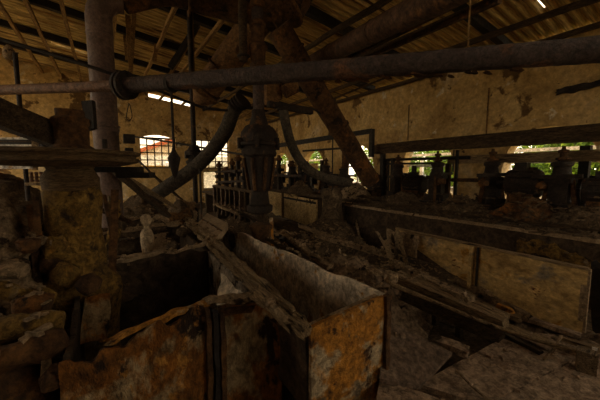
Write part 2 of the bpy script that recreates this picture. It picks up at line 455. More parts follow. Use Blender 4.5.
# ground outside
mb = MB(); mb.box((5, 10, -.35), (140, 140, .3)); struct('ground', mb, 'ground')
# windows of the far wall
def grid_window(name, w, cols, rows, gone=()):
    t = struct(name, MB().box(((w[0]+w[1])/2, YF+.12, w[2]-.03), (w[1]-w[0], .28, .06)), 'wood', org=V((w[0], YF, w[2])))
    mb = MB(); W = w[1]-w[0]; H = w[3]-w[2]
    for k in range(cols+1): mb.box((w[0]+W*k/cols, YF+.16, w[2]+H/2), (.08 if k in (0, cols) else .05, .05, H))
    for k in range(rows+1): mb.box((w[0]+W/2, YF+.16, w[2]+H*k/rows), (W, .05, .08 if k in (0, rows) else .05))
    struct('window_frame', mb, 'darkwood', parent=t)
    mb = MB()
    for a in range(cols):
        for b in range(rows):
            if (a, b) in gone: continue
            mb.box((w[0]+W*(a+.5)/cols, YF+.16, w[2]+H*(b+.5)/rows), (W/cols-.03, .006, H/rows-.03))
    struct('window_pane', mb, 'glass', parent=t)
    return t
grid_window('window_1', W1, 5, 4, gone={(2, 2), (3, 0)})
grid_window('window_2', W2, 5, 4, gone={(2, 2)})
grid_window('window_8', W2D, 1, 1)
# frames left standing in the arched openings of the right wall
for k, c in enumerate(sorted([q for q in ARCH if q > 0])):
    mb = MB(); mb.box((XR+.18, c, SILL+.03), (.4, AW*2, .06))
    t = struct('window_%d' % (k+3), mb, 'whitewall' if False else 'plaster', org=V((XR+.18, c, SILL)))
    if k in (0, 1, 2, 3):
        f = MB()
        f.box((XR+.25, c, SPR+.16 if k == 0 else SPR+.10), (.06, AW*1.96, .07))
        f.box((XR+.25, c-AW*.34 if k != 2 else c+.2, (SILL+SPR)/2), (.06, .06, SPR-SILL+.1))
        f.box((XR+.25, c, SILL+.22), (.06, AW*1.98, .06))
        struct('window_frame', f, 'white', parent=t)
    if k >= 3:
        f = MB(); f.box((XR+.2, c+.36, SPR-.3), (.05, 1.0, 1.15)); f.box((XR+.2, c-.1, SILL+.25), (.05, 1.5, .45)); struct('dimming_board', f, 'panelb', parent=t)  # boards added across the far arches to dim them
# roof timbers -------------------------------------------------------
PX = [7.82, 6.8, 5.72, 4.45, 3.4, 2.4, 1.45, .4, -.6, -1.28, -1.85, -2.7, -3.8]
for k, X in enumerate(PX):
    mb = MB(); z = zroof(X)-.10
    mb.bar((X, YN+.05, z-.10 if k else z-.06), (X, YF-.02, z-.10 if k else z-.06), .075, .10, n=60, rough=.02, nsc=1.3)
    lab = 'long sooty roof purlin under the sheets, %s from the right wall' % ORD[k]
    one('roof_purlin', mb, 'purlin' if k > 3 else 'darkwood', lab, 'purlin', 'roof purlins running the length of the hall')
RY = [13.9, 12.0, 9.7, 7.6, 5.5, 3.4, 1.0, -2.4]
for k, Y in enumerate(RY):
    mb = MB()
    mb.bar((XL+.02, Y, zroof(XL)-.02), (XR-.02, Y, zroof(XR)-.02), .14, .17, n=40, rough=.012, nsc=1.5)
    one('roof_rafter', mb, 'black', 'dark sloping roof rafter running up from the right wall, %s from the windowed far wall' % ORD[k], 'rafter', 'dark roof rafters')
# lower tie and struts at left
def timber(name, a, b, w, h, m, label, cat, group=None, n=14, rough=.01, ragged=.03, nsc=4):
    mb = MB(); mb.bar(a, b, w, h, n=n, rough=rough, ragged=ragged, nsc=nsc); return one(name, mb, m, label, cat, group)
timber('tie_beam', P(-12, 46, 13.3), P(128, 88, 14.6), .12, .17, 'black', 'dark tie beam sloping down behind the big upright pipe, upper left', 'beam')
timber('tie_beam', P(-12, 60, 12.5), P(90, 82, 13.5), .10, .12, 'darkwood', 'thinner dark tie beam sloping above the left end of the far wall', 'beam')
for k, (x0_, y0_, x1_, y1_, d) in enumerate([(40, 57, 50, 74, 12.5), (66, 66, 78, 82, 12.8), (22, 58, 36, 72, 12.0)]):
    timber('roof_strut', P(x0_, y0_, d), P(x1_, y1_, d), .09, .07, 'purlin', ['short pale roof strut below the dark tie beam, nearest the middle of the three', 'short pale roof strut just left of the big upright pipe', 'short pale roof strut nearest the lamp on the green pole'][k], 'strut')
for k, (x0_, y0_, x1_, y1_, d, w) in enumerate([(0, 30, 24, 52, 11.5, .06), (30, 40, 52, 60, 12, .06), (84, 8, 92, 26, 9.5, .07), (118, 55, 128, 76, 11.5, .08), (186, 60, 150, 92, 11, .07), (214, 66, 196, 92, 10.8, .06), (226, 84, 206, 104, 12.5, .08), (262, 60, 234, 84, 9.5, .06)]):
    timber('hanging_lath', P(x0_, y0_, d), P(x1_, y1_, d), w, w*.7, 'purlin' if k % 3 else 'darkwood', ['thin lath at the left edge under the roof', 'thin lath left of the big upright pipe under the first rafter', 'short lath touching the left of the elbow', 'lath just right of the big upright pipe under the roof', 'slanting lath above the slit of daylight, left one', 'slanting lath above the slit of daylight, right one', 'lath above the right far window', 'lath between the rusty chute and the grey hose clamp'][k], 'lath')
# hanging posts between roof and duct, upper left
for k, (x0_, y0_, x1_, y1_, d, w) in enumerate([(127, 3, 131, 70, 7.5, .11), (135, 2, 130, 78, 7.0, .09), (163, 5, 154, 62, 8.5, .11), (121, 2, 127, 60, 8.2, .07)]):
    timber('hanging_batten', P(x0_, y0_, d), P(x1_, y1_, d), w, w*.6, 'purlin', ['pale hanging batten right of the big upright pipe, in the middle of a close pair', 'reddish hanging batten right of the big upright pipe, the one nearest the viewer', 'pale batten crossing the dark rafter midway between upright pipe and pulley rod', 'thin hanging batten closest to the big upright pipe'][k], 'batten', 'battens hanging under the roof')
for k, (a, b, d, w) in enumerate([((207, 10), (170, 68), 7.6, .16), ((197, 30), (170, 75), 7.9, .10), ((300, 64), (262, 86), 7, .07), ((272, 100), (228, 124), 9, .1), ((385, 78), (330, 100), 8.2, .06)]):
    timber('roof_brace', P(a[0], a[1], d), P(b[0], b[1], d), w, w*.7, ['black', 'purlin', 'purlin', 'purlin', 'darkwood'][k], ['dark diagonal brace left of the big rusty chute', 'pale diagonal brace alongside the dark one left of the rusty chute', 'small pale brace between the twin shafts and the leaning duct', 'pale brace above the far corner behind the shaft housing', 'thin brace below the long duct near the right wall top'][k], 'brace')
# steel beams parallel to the long duct, upper right
for k, (a, b, w, h) in enumerate([((340, 64), (478, -6), .09, .14), ((352, 66), (500, 2), .05, .06)]):
    A = P(a[0], a[1], [6.3, 6.6, 5.2][k]); B = P(b[0], b[1], [3.2, 2.9, 2.6][k])
    mb = MB(); mb.bar(A, B, w, .02); mb.bar(A+V((0, 0, h)), B+V((0, 0, h)), w, .02); mb.bar(A+V((0, 0, h/2)), B+V((0, 0, h/2)), .025, h)
    one('steel_joist', mb, 'rust', ['rusty steel joist just below the long overhead duct', 'slimmer rusty steel joist, second below the long overhead duct'][k], 'joist', None)
# ------------------------------------------------------------------ outside
def tree(x, y, h, r, label, z0=.6):
    t = thing('tree', label, 'tree', (x, y, -.2), 'trees outside the arched windows')
    mb = MB(); mb.tube([(x, y, -.2), (x+.1, y, h*.35), (x-.05, y+.1, h*.6)], [.14, .11, .07], seg=8); part('trunk', mb, 'bark', t)
    mb = MB(); R = random.Random(int(x*10+y*100))
    for q in range(3200):
        u = V((R.gauss(0, 1), R.gauss(0, 1), R.gauss(0, 1))).normalized()*(R.random()**.35)
        c = V((x+u.x*r, y+u.y*r, z0+(h-z0)*(.5+.5*u.z)))
        a = V((R.gauss(0, 1), R.gauss(0, 1), R.gauss(0, 1))).normalized(); b = a.orthogonal().normalized(); s_ = .08+.08*R.random()
        mb.add([c-a*s_, c+b*s_*.5, c+a*s_, c-b*s_*.5], [(0, 1, 2, 3)])
    part('foliage', mb, 'leaf', t)
tl = ['leafy tree outside the nearest arched window', 'leafy tree outside the wall between the two nearest arched windows', 'leafy tree seen through the second arched window', 'leafy tree outside past the second arched window', 'leafy tree outside the third arched window', 'leafy tree outside the fourth arched window', 'leafy tree beyond the fifth arched window, right one', 'farthest leafy tree beyond the fifth arched window', 'leafy tree beyond the fifth arched window, left one', 'hindmost leafy tree behind the nearest arched window', 'hindmost leafy tree behind the pier between the nearest arched windows', 'hindmost leafy tree behind the second arched window']
for k, (x, y, h) in enumerate([(11.7, .6, 4.4), (13.2, 3.4, 4.4), (11.9, 6.3, 3.4), (13.3, 9.2, 3.1), (13.6, 12.4, 3.4), (12.2, 16.5, 3.6), (13.5, 20.5, 4.0), (15.5, 26.0, 4.5), (10.8, 22.5, 3.6), (15.5, 1.5, 4.6), (15.8, 4.8, 4.6), (15.2, 7.8, 4.2)]): tree(x, y, h, 1.45, tl[k], .2)
# low white garden wall outside the arched windows
mb = MB(); mb.box((10.0, 6, 2.30), (.10, 22, .09)); one('canopy_rail', mb, 'whitewall', 'white horizontal rail outside, crossing behind the two nearest arched windows', 'rail')
for k, y in enumerate((-4.9, 4.1, 7.0, 16.9)): mb = MB(); mb.box((10.0, y, 1.0), (.10, .10, 2.44)); one('canopy_post', mb, 'whitewall', ['white post outside before the nearest arched window', 'white post outside between the two nearest arched windows', 'white post outside behind the pier right of the third arched window', 'white post outside at the far end of the white rail'][k], 'post')
mb = MB(); mb.box((9.9, 6, 1.0), (.18, 24, .35)); mb.box((9.9, 6, .3), (.14, 24, 1.2)); one('garden_wall', mb, 'whitewall', 'low white wall outside beyond the arched windows', 'wall')
# house beyond the far windows
t = thing('house', 'yellow and white house with red roof seen through the far windows', 'house', (3, 25, -.2))
mb = MB(); mb.box((-1.6, 27, 1.0), (11, 4, 2.4)); part('lower_wall', mb, 'yellow', t, 'yellow lower wall')
mb = MB(); mb.box((2.5, 26.7, 2.45), (16.2, 4.4, .75)); part('white_band', mb, 'whitewall', t, 'white upper band')
mb = MB(); mb.box((9.2, 27.2, .9), (10.5, 4, 2.6)); part('side_wall', mb, 'whitewall', t, 'white side wing')
mb = MB(); mb.prism([(1.2, 24.3, 2.85), (4.3, 24.3, 4.15), (7.4, 24.3, 2.85), (7.4, 24.3, 2.6), (4.3, 24.3, 3.8), (1.2, 24.3, 2.6)], (0, 4, 0)); part('roof', mb, 'redtile', t)
mb = MB(); mb.prism([(1.4, 24.6, 2.8), (4.3, 24.6, 3.9), (7.2, 24.6, 2.8)], (0, 3.5, 0)); part('gable', mb, 'pale', t)
for k in range(4): mb = MB(); mb.box((.2+k*1.9, 24.97, 1.5), (.5, .08, 1.0)); part('window', mb, 'pale', t)

# dark broken ledge on the right wall
A = onx(556, 93, XR-.06); B = onx(640, 74, XR-.06)
mb = MB(); mb.bar(A, B, .12, .11, n=40, rough=.05, nsc=6, ragged=.1); one('broken_ledge', mb, 'black', 'jagged dark ledge of broken plaster high on the right wall, right edge', 'ledge')
# ------------------------------------------------------------------ pipes, ducts and shafts
def flange(mb, c, ax, r, t): mb.lathe(V(c)-V(ax)*t/2, [(0, r*.9), (.004, r), (t-.004, r), (t, r*.9)], 20, ax)
# long horizontal pipe across the picture
J = P(125, 85.5, 3.3)
A = P(660, 45, 1.75); B = P(-40, 91.5, 3.75)
ax = (A-J).normalized(); PAX = ax
t = thing('scaled_pipe', 'thick dark scaly pipe crossing the whole hall at head height', 'pipe', J)
mb = MB(); n = 110; mb.tube([J.lerp(A, k/n) for k in range(n+1)], .079, seg=26, rough=.006, nsc=24); part('pipe', mb, 'pipe', t)
mb = MB(); flange(mb, J+ax*.03, ax, .15, .045); bolts = []
for k in range(6):
    q = ax.orthogonal().normalized(); q = Quaternion(ax, k*math.pi/3) @ q
    bolts.append(MB().tube([J+ax*-.03+q*.122, J+ax*.09+q*.122], .013, 6))
fl_ = part('flange', mb, 'iron', t, 'dark bolted flange')
for q in bolts: part('bolt', q, 'iron', fl_)
mb = MB(); c_ = J.lerp(A, .38)
for k in range(26):
    f = .52+.35*rnd.random(); q = J.lerp(A, f)+V((rnd.gauss(0, .02), rnd.gauss(0, .02), -.077-.012*rnd.random()))
    mb.heap(q-V((0, 0, .012)), .03+.03*rnd.random(), .02, .018, n=8, rough=.01, nsc=20)
part('rust_crust', mb, 'rust', t, 'hanging rust flakes', kind='stuff')
t = thing('red_brown_pipe', 'slimmer red-brown pipe running left from the bolted flange', 'pipe', B)
mb = MB(); bx = (B-J).normalized(); mb.tube([J+bx*.02, J.lerp(B, .3), J.lerp(B, .6), B], .058, seg=18, rough=.002, nsc=10); part('pipe', mb, 'redpipe', t)
mb = MB(); flange(mb, J-ax*.025, ax, .155, .04); part('flange', mb, 'iron', t, 'dark bolted flange')
# big upright pipe with elbow, horizontal duct
d0 = 4.4
C0 = P(104, 100, d0)
def vert(x, y, d, z): p = P(x, y, d); return V((p.x, p.y, z))
bx_, by_ = C0.x, C0.y
t = thing('upright_pipe', 'big brown upright pipe with an elbow at the top, left', 'pipe', (bx_, by_, .9))
K = 4.4/3.55
H1 = P(150, -9, 4.6)
el = [V((bx_, by_, 3.65)), V((bx_, by_, 3.92))]
dirh = (V((H1.x, H1.y, 0))-V((bx_, by_, 0))); dist = dirh.length; dirh.normalize()
for k in range(1, 7):
    a = math.pi/2*k/6; R_ = .30
    el.append(V((bx_, by_, 3.92))+dirh*(R_*(1-math.cos(a)))+V((0, 0, R_*math.sin(a))))
mb = MB(); mb.tube([V((bx_, by_, z)) for z in (.9, 1.9, 2.2, 2.6, 3.0, 3.65)], .165, 28, rough=.003); part('pipe', mb, 'uduct', t)
mb = MB(); mb.tube(el, .168, 28); part('elbow', mb, 'uduct', t)
for z in (3.2, 3.68): mb = MB(); flange(mb, (bx_, by_, z), (0, 0, 1), .174, .03); part('band', mb, 'uduct', t)
mb = MB(); flange(mb, (bx_, by_, 2.39), (0, 0, 1), .19, .03); flange(mb, (bx_, by_, 2.34), (0, 0, 1), .18, .05); part('flange', mb, 'uduct', t)
E0 = el[-1]
t = thing('overhead_duct', 'large dark duct running along the top edge to the manifold', 'duct', E0)
Hc = P(280, 12, 5.3)
mb = MB(); mb.tube([E0, P(165, -10, 4.65), P(205, -4, 4.9), P(240, 3, 5.1), Hc], [.17, .22, .28, .32, .32], 26, smooth=4, rough=.004); part('duct', mb, 'rust', t)
for f_ in (P(188, -7, 4.78), P(243, 4, 5.12)):
    mb = MB(); flange(mb, f_, (P(240, 3, 5.1)-P(165, -10, 4.65)).normalized(), .335, .03); part('flange', mb, 'rust', t)
# manifold: hub with flared skirt, two legs
t = thing('duct_manifold', 'dark riveted manifold hub with scalloped skirt above the two leaning ducts', 'manifold', Hc)
mb = MB(); a_ = (P(262, 30, 5.3)-P(300, -20, 5.3)).normalized()
mb.lathe(P(302, -18, 5.3), [(0, .30), (.25, .36), (.52, .38), (.56, .41), (.60, .41), (.62, .34), (.80, .27), (.95, .22)], 28, a_, rough=.008); part('hub', mb, 'rust', t)
mb = MB(); mb.lathe(P(302, -18, 5.3), [(.50, .385), (.53, .425), (.565, .43), (.58, .39)], 28, a_, rough=.012, nsc=9); part('skirt', mb, 'chute', t)
def leaning(name, label, a, b, r0, r1, m, fl, lip=None):
    t = thing(name, label, 'duct', b)
    mb = MB(); n = 16; mb.tube([a.lerp(b, k/n) for k in range(n+1)], [r0+(r1-r0)*k/n for k in range(n+1)], 24, rough=.006); part('duct', mb, m, t)
    mb = MB(); ax_ = (b-a).normalized()
    for f_ in fl: mb = MB(); flange(mb, a.lerp(b, f_), ax_, (r0+(r1-r0)*f_)*1.13, .035); part('flange', mb, 'rust', t)
    if lip:
        mb = MB(); mb.lathe(b-ax_*.02, [(0, r1*1.02), (.05, r1*1.15), (.16, r1*.75), (.30, r1*.3)], 20, ax_, rough=.02); part('spout', mb, 'chute', t)
leaning('leaning_duct', 'long dark duct leaning down to the right from the manifold', P(278, 28, 5.1), P(371, 181, 6.9), .215, .20, 'rust', (.12, .58, .985))
leaning('leaning_chute', 'wide rusty brown chute leaning down to the left from the manifold', P(264, 12, 5.3), P(205, 92, 5.8), .27, .25, 'chute', (.70, .96), lip=True)
# pale lip of the chute under the long pipe
# long overhead duct, upper right
A = P(306, 66, 6.6); B = P(470, -18, 2.85)
t = thing('long_duct', 'long smooth brown duct rising towards the viewer under the right roof', 'duct', A)
mb = MB(); n = 14; mb.tube([A.lerp(B, k/n) for k in range(n+1)], .155, 24, rough=.003); part('duct', mb, 'duct', t)
for f_ in (.3, .62):
    mb = MB(); flange(mb, A.lerp(B, f_), (B-A).normalized(), .165, .03); part('band', mb, 'duct', t)
# thin sagging pipe / rod from upper left to the centre
t = thing('thin_rod_pipe', 'thin dark pipe sloping from the upper left corner behind the flange to the hose clamp', 'pipe', P(240, 112, 4.9))
mb = MB(); mb.tube([P(-10, 36, 3.0), P(60, 57, 3.15), P(118, 76, 3.3), P(165, 93, 3.9), P(205, 108, 4.5), P(238, 111, 4.9)], .019, 8, smooth=3); part('pipe', mb, 'black', t)
mb = MB(); mb.lathe(P(205, 108, 4.5)-V((0, 0, .03)), [(0, .03), (.02, .034), (.05, .034), (.06, .03)], 8); part('joint', mb, 'iron', t)
# rails / conduits crossing at window height
t = one('hanging_conduit', MB().tube([P(130, 136, 9), P(170, 142, 8.6), P(215, 150, 8.2), P(246, 155, 7.6)], .028, 8, smooth=3), 'black', 'thin dark conduit crossing in front of both far windows', 'conduit')
# twin shafts of the central unit
U = P(259, 130, 4.6); ux, uy = U.x, U.y
def zc(y, d=4.6, x=259): return P(x, y, d).z
t = thing('agitator_drive', 'tall central agitator shaft with bell-shaped housing and tapering iron barrel', 'agitator', (ux, uy, .55))
mb = MB(); mb.tube([(ux, uy, zroof(ux)-.3), (ux, uy, 3.5), (ux, uy, zc(118))], .085, 16, rough=.004); part('shaft', mb, 'pipe', t)
mb = MB(); z_ = zc(46)
mb.lathe((ux, uy, z_-.42), [(0, .09), (.02, .12), (.1, .125), (.12, .10), (.22, .115), (.3, .12), (.33, .14), (.37, .14), (.40, .10), (.62, .10), (.64, .12), (.7, .12), (.72, .09)], 14, rough=.014, nsc=12); part('coupling', mb, 'rust', t)
mb = MB(); mb.lathe((ux, uy, zc(12)-.05), [(0, .09), (.01, .112), (.09, .112), (.1, .09)], 16); part('collar', mb, 'rust', t)
mb = MB()   # bell housing
mb.lathe((ux, uy, zc(157)), [(0, .20), (.02, .27), (.06, .285), (.10, .27), (.20, .285), (.30, .29), (.36, .275), (.42, .24), (.46, .21), (.48, .15), (.56, .13), (.62, .11), (.70, .10)], 22, rough=.035, nsc=8); part('housing', mb, 'iron', t)
mb = MB(); mb.lathe((ux, uy, zc(157)+.16), [(0, .30), (.015, .315), (.05, .315), (.065, .30)], 22, rough=.012); lugs = []
for k in range(6):
    a = k*math.pi/3; lugs.append(MB().box((ux+.30*math.cos(a), uy+.30*math.sin(a), zc(157)+.2), (.09, .05, .16), Matrix.Rotation(a, 3, 'Z')))
fl_ = part('flange_ring', mb, 'iron', t)
for q in lugs: part('lug', q, 'iron', fl_)
mb = MB(); mb.lathe((ux, uy, zc(192)), [(0, .13), (.05, .15), (.30, .19), (.52, .22), (.56, .25)], 18, rough=.008); part('barrel', mb, 'iron', t)
for k in range(7):
    a = k*2*math.pi/7+.2; mb = MB(); mb.bar((ux+.165*math.cos(a), uy+.165*math.sin(a), zc(190)), (ux+.24*math.cos(a), uy+.24*math.sin(a), zc(158)), .035, .05); part('rib', mb, 'rust', t)
mb = MB(); mb.lathe((ux, uy, zc(214)), [(0, .17), (.03, .20), (.12, .20), (.15, .15), (.30, .13), (.36, .12)], 16, rough=.015); part('gland', mb, 'iron', t)
mb = MB(); mb.lathe((ux+.02, uy, .35), [(0, .15), (.45, .16), (.5, .19), (.53, .19), (.56, .14)], 16, rough=.012); part('lower_sleeve', mb, 'rust', t)
mb = MB(); mb.bar((ux+.19, uy-.06, .30), (ux+.14, uy-.1, 1.0), .05, .03, n=6, rough=.006); part('strap', mb, 'orange', t, 'orange rusted strap')
t2 = thing('feed_pipe', 'plain dark upright pipe just left of the central agitator shaft', 'pipe', P(243, 75, 4.4))
q = P(243, 40, 4.4); mb = MB(); mb.tube([(q.x, q.y, 3.35), (q.x, q.y, 4.0), (q.x, q.y, zroof(q.x)-.25)], .062, 14); part('pipe', mb, 'darkwood', t2)
mb = MB(); flange(mb, (q.x, q.y, 3.42), (0, 0, 1), .09, .03); part('flange', mb, 'iron', t2)
# pale box and bracket between shafts and curved hose
t = thing('hopper_box', 'small pale tin hopper box hanging right of the central shaft', 'box', P(275, 108, 5.0))
mb = MB(); c = P(274, 94, 5.0)
mb.prism([c+V((-.13, 0, .22)), c+V((.16, 0, .22)), c+V((.16, 0, -.05)), c+V((.02, 0, -.18)), c+V((-.13, 0, -.18))], (0, .25, 0)); part('body', mb, 'chute', t)
mb = MB(); mb.tube([P(284, 92, 5.0), P(296, 86, 5.05)], .11, 14, rough=.006); part('inlet', mb, 'chute', t)
mb = MB(); mb.bar(P(268, 104, 4.9), P(312, 112, 5.4), .10, .09, n=6, rough=.01); part('bracket', mb, 'iron', t)
one('hanger_rod', MB().tube([P(268, 103, 5.0), P(312, 108, 5.6), P(336, 124, 6.3)], .018, 6), 'black', 'thin rod running right from the hopper box to behind the leaning duct', 'rod')
# hoses
t = thing('corrugated_hose', 'thick grey hose curving down left from the clamp beside the central shaft', 'hose', P(166, 190, 5.3))
pts = [P(241, 103, 4.75), P(233, 112, 4.85), P(226, 130, 5.0), P(214, 148, 5.1), P(199, 164, 5.2), P(184, 176, 5.25), P(166, 188, 5.3), P(150, 199, 5.3)]
mb = MB(); mb.tube(pts, [.10, .11, .118, .118, .12, .12, .12, .12], 18, smooth=8, ribs=.035); part('hose', mb, 'hose', t)
for k in range(4): mb = MB(); flange(mb, P(243-3*k, 101+1.6*k, 4.75), (pts[1]-pts[0]).normalized(), .15-.012*k, .035); part('clamp', mb, 'iron', t)
t = thing('thin_hose', 'slimmer dark hose curving down right behind the central shaft', 'hose', P(348, 184, 5.7))
mb = MB(); mb.tube([P(283, 108, 5.0), P(286, 125, 5.1), P(292, 146, 5.2), P(303, 164, 5.35), P(320, 176, 5.5), P(350, 183, 5.7)], .082, 16, smooth=8, ribs=.02); part('hose', mb, 'hose', t)
mb = MB(); flange(mb, P(283, 109, 5.0), (0, 0, 1), .11, .05); part('clamp', mb, 'iron', t)
# rods with bobs and pulley
q = P(171, 84, 3.07)
t = thing('plumb_rod', 'slim rod hanging off the scaly pipe, ending in a heavy pointed bob', 'rod', (q.x, q.y, P(171, 177, 3.07).z))
zz = lambda y: P(171, y, 3.07).z
mb = MB(); mb.tube([(q.x, q.y, zz(155)), (q.x, q.y, q.z-.05)], .0135, 10); part('rod', mb, 'iron', t)
mb = MB(); mb.lathe((q.x, q.y, zz(178)), [(0, .01), (.025, .025), (.11, .042), (.18, .06), (.21, .064), (.23, .05), (.275, .025), (.31, .015)], 12, rough=.003); part('bob', mb, 'iron', t)
mb = MB(); mb.lathe(V((q.x, q.y, q.z))-PAX*.02, [(0, .088), (.04, .088)], 18, PAX); part('hanger_band', mb, 'iron', t)
q = P(193, 120, 6.0); zz = lambda y: P(193, y, 6.0).z
t = thing('pulley_shaft', 'dark upright shaft with a squat pulley block, left of the grey hose', 'shaft', (q.x, q.y, .4))
mb = MB(); mb.tube([(q.x, q.y, .4), (q.x, q.y, 2), (q.x, q.y, zroof(q.x)-.12)], .05, 12, rough=.003); part('shaft', mb, 'iron', t)
mb = MB(); mb.lathe((q.x, q.y, zz(166)), [(0, .07), (.05, .16), (.10, .17), (.12, .12), (.20, .12), (.22, .18), (.28, .18), (.33, .12), (.42, .08)], 18, rough=.006); part('pulley', mb, 'iron', t)
mb = MB(); mb.box((q.x, q.y, zz(155)), (.36, .10, .14)); mb.box((q.x, q.y, zz(155)), (.10, .34, .10)); part('block', mb, 'black', t)
mb = MB(); mb.tube([(q.x+.06, q.y+.05, 3.2), (q.x+.07, q.y+.05, zroof(q.x)-.2)], .022, 8); part('side_rod', mb, 'purlin', t)
for k, (x, y0, y1, d, r, lab) in enumerate([(200, 168, 232, 5.0, .018, 'thin upright rod in front of the right far window'), (471, -6, 52, 2.7, .008, 'thin hanging wire above the thick scaly pipe, upper right'), (333, 122, 190, 6.2, .014, 'thin black cable hanging down past the leaning duct'), (489, 88, 134, 6.9, .016, 'thin conduit on the right wall above the drive row'), (409, 105, 140, 8.0, .012, 'hairline cable on the right wall left of the conduit'), (454, 150, 172, 7.2, .02, 'short iron rod hanging under the dark beam')]):
    A = P(x, y0, d); B = P(x, y1, d)
    if k == 3 or k == 4:
        A = onx(x, y0, XR-.03); B = onx(x, y1, XR-.03); B = V((B.x, A.y, B.z))
    else: B = V((A.x, A.y, B.z))
    one(['upright_rod', 'hanging_wire', 'hanging_cable', 'wall_conduit', 'wall_cable', 'hanging_rod'][k], MB().tube([B, A.lerp(B, .5)+V((0, .004, 0)), A], r, 6), ['iron', 'purlin', 'black', 'chute', 'darkwood', 'black'][k], lab, 'rod' if k in (0, 5) else 'cable')
# wire loop hanging at the left window
L0 = P(128, 104, 5.5)
one('hanging_wire_loop', MB().tube([P(129, 103, 5.5), P(127, 112, 5.5), P(126.5, 118, 5.5), P(129, 121, 5.5), P(132, 117, 5.5), P(131, 110, 5.5), P(129.5, 104, 5.5)], .008, 5, smooth=3), 'black', 'small loop of wire hanging right of the big upright pipe', 'wire')
# lamp on pole, far left
q = P(17.5, 80, 5.2)
t = thing('lamp_pole', 'greenish upright pole with a pale lamp head, far left', 'lamp', (q.x, q.y, 1.2))
mb = MB(); mb.tube([(q.x, q.y, 1.2), (q.x, q.y, 2.5), (q.x, q.y, P(17, 54, 5.2).z)], .036, 10); part('pole', mb, 'iron', t)
mb = MB(); c = P(9, 53, 5.2); mb.lathe(c-V((0, 0, .10)), [(0, .07), (.04, .09), (.14, .085), (.2, .05), (.23, .03)], 12); mb.bar(c, P(18, 53, 5.2), .03, .03); part('lamp_head', mb, 'ldirt', t, 'pale dusty lamp head')
# ------------------------------------------------------------------ foreground: central launder
LX0, LX1, LY0, LY1, LZ = 1.02, 1.66, 1.43, 6.2, .83
t = thing('launder', 'long open launder trough in the centre with pale inner side and rusty end plate', 'trough', ((LX0+LX1)/2, (LY0+LY1)/2, .02))
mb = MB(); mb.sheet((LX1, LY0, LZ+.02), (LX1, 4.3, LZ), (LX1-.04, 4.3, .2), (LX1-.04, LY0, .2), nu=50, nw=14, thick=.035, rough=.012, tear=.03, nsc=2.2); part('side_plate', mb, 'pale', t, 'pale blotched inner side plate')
mb = MB(); mb.sheet((LX1, 4.28, LZ-.02), (LX1+.04, LY1, LZ-.05), (LX1-.02, LY1, .2), (LX1-.04, 4.28, .2), nu=30, nw=10, thick=.03, rough=.02, tear=.16, nsc=2.6); part('side_plate', mb, 'ldirt', t, 'crusted broken far stretch of side plate')
mb = MB(); mb.sheet((LX0-.02, LY0, LZ-.03), (LX1+.015, LY0-.005, LZ+.02), (LX1+.015, LY0, -.02), (LX0-.02, LY0, -.02), nu=26, nw=24, thick=.03, rough=.007, tear=.012, nsc=5); part('end_plate', mb, 'orange', t, 'orange rusted end plate')
mb = MB(); mb.bar((LX1+.005, LY0-.02, -.02), (LX1+.005, LY0-.02, LZ+.02), .045, .05, n=26, rough=.009, nsc=14); part('corner_angle', mb, 'rust', t)
mb = MB(); mb.bar((LX1-.03, LY0+.05, LZ-.005), (LX0-.02, LY0+.03, LZ-.055), .035, .03, n=14, rough=.004); part('end_lip', mb, 'ldirt', t)
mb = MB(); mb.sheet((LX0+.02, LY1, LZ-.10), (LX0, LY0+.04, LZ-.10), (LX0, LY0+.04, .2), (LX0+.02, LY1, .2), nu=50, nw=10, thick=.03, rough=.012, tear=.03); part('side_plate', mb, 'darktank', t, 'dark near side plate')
mb = MB(); mb.slab([(LX0, LY0, .24), (LX1, LY0, .24), (LX1, LY1, .28), (LX0, LY1, .28)], .04, .012, 16); part('trough_floor', mb, 'dirt', t)
# riveted blister on the far inner side
mb = MB(); c = onx(233, 241, LX1-.03); mb.lathe(c, [(-.01, .13), (.02, .12), (.05, .08), (.055, .05), (.02, .045)], 18, (-1, 0, 0), rough=.012); part('outlet', mb, 'darktank', t)
# weathered rail between tanks and launder
t = thing('timber_rail', 'cracked weathered timber rail dividing the dark tanks from the launder', 'timber', (1.0, 3.4, .6))
A = onz(296, 322, .86); B = onz(186, 219, .86)
for k in range(4):
    mb = MB(); off = V((-.035+.028*k, 0, .022*((k*7) % 3)-.02)); mb.bar(A+off+V((0, .07*((k*5) % 3), 0)), B+off+V((.0, -.5*(k % 2), 0)), .032, .06+.02*(k % 2), n=80, rough=.026, nsc=7, ragged=.08)
    part('strand', mb, 'wood', t)
mb = MB(); mb.bar(A+V((.02, -.08, -.02)), A+V((-.06, .42, .045)), .10, .06, n=16, rough=.03, nsc=10, ragged=.1); part('split_end', mb, 'wood', t)
q = onz(272, 305, .9); t = thing('bolt', 'stout bolt lying by the split end of the timber rail', 'bolt', q-V((0, 0, .02)))
q2 = onz(285, 319, .9)
mb = MB(); mb.tube([q, q2], .019, 12); part('shank', mb, 'ldirt', t)
mb = MB(); mb.lathe(q-(q2-q).normalized()*.04, [(0, .03), (.005, .036), (.04, .036), (.045, .03)], 6, q2-q); part('bolt_head', mb, 'ldirt', t)
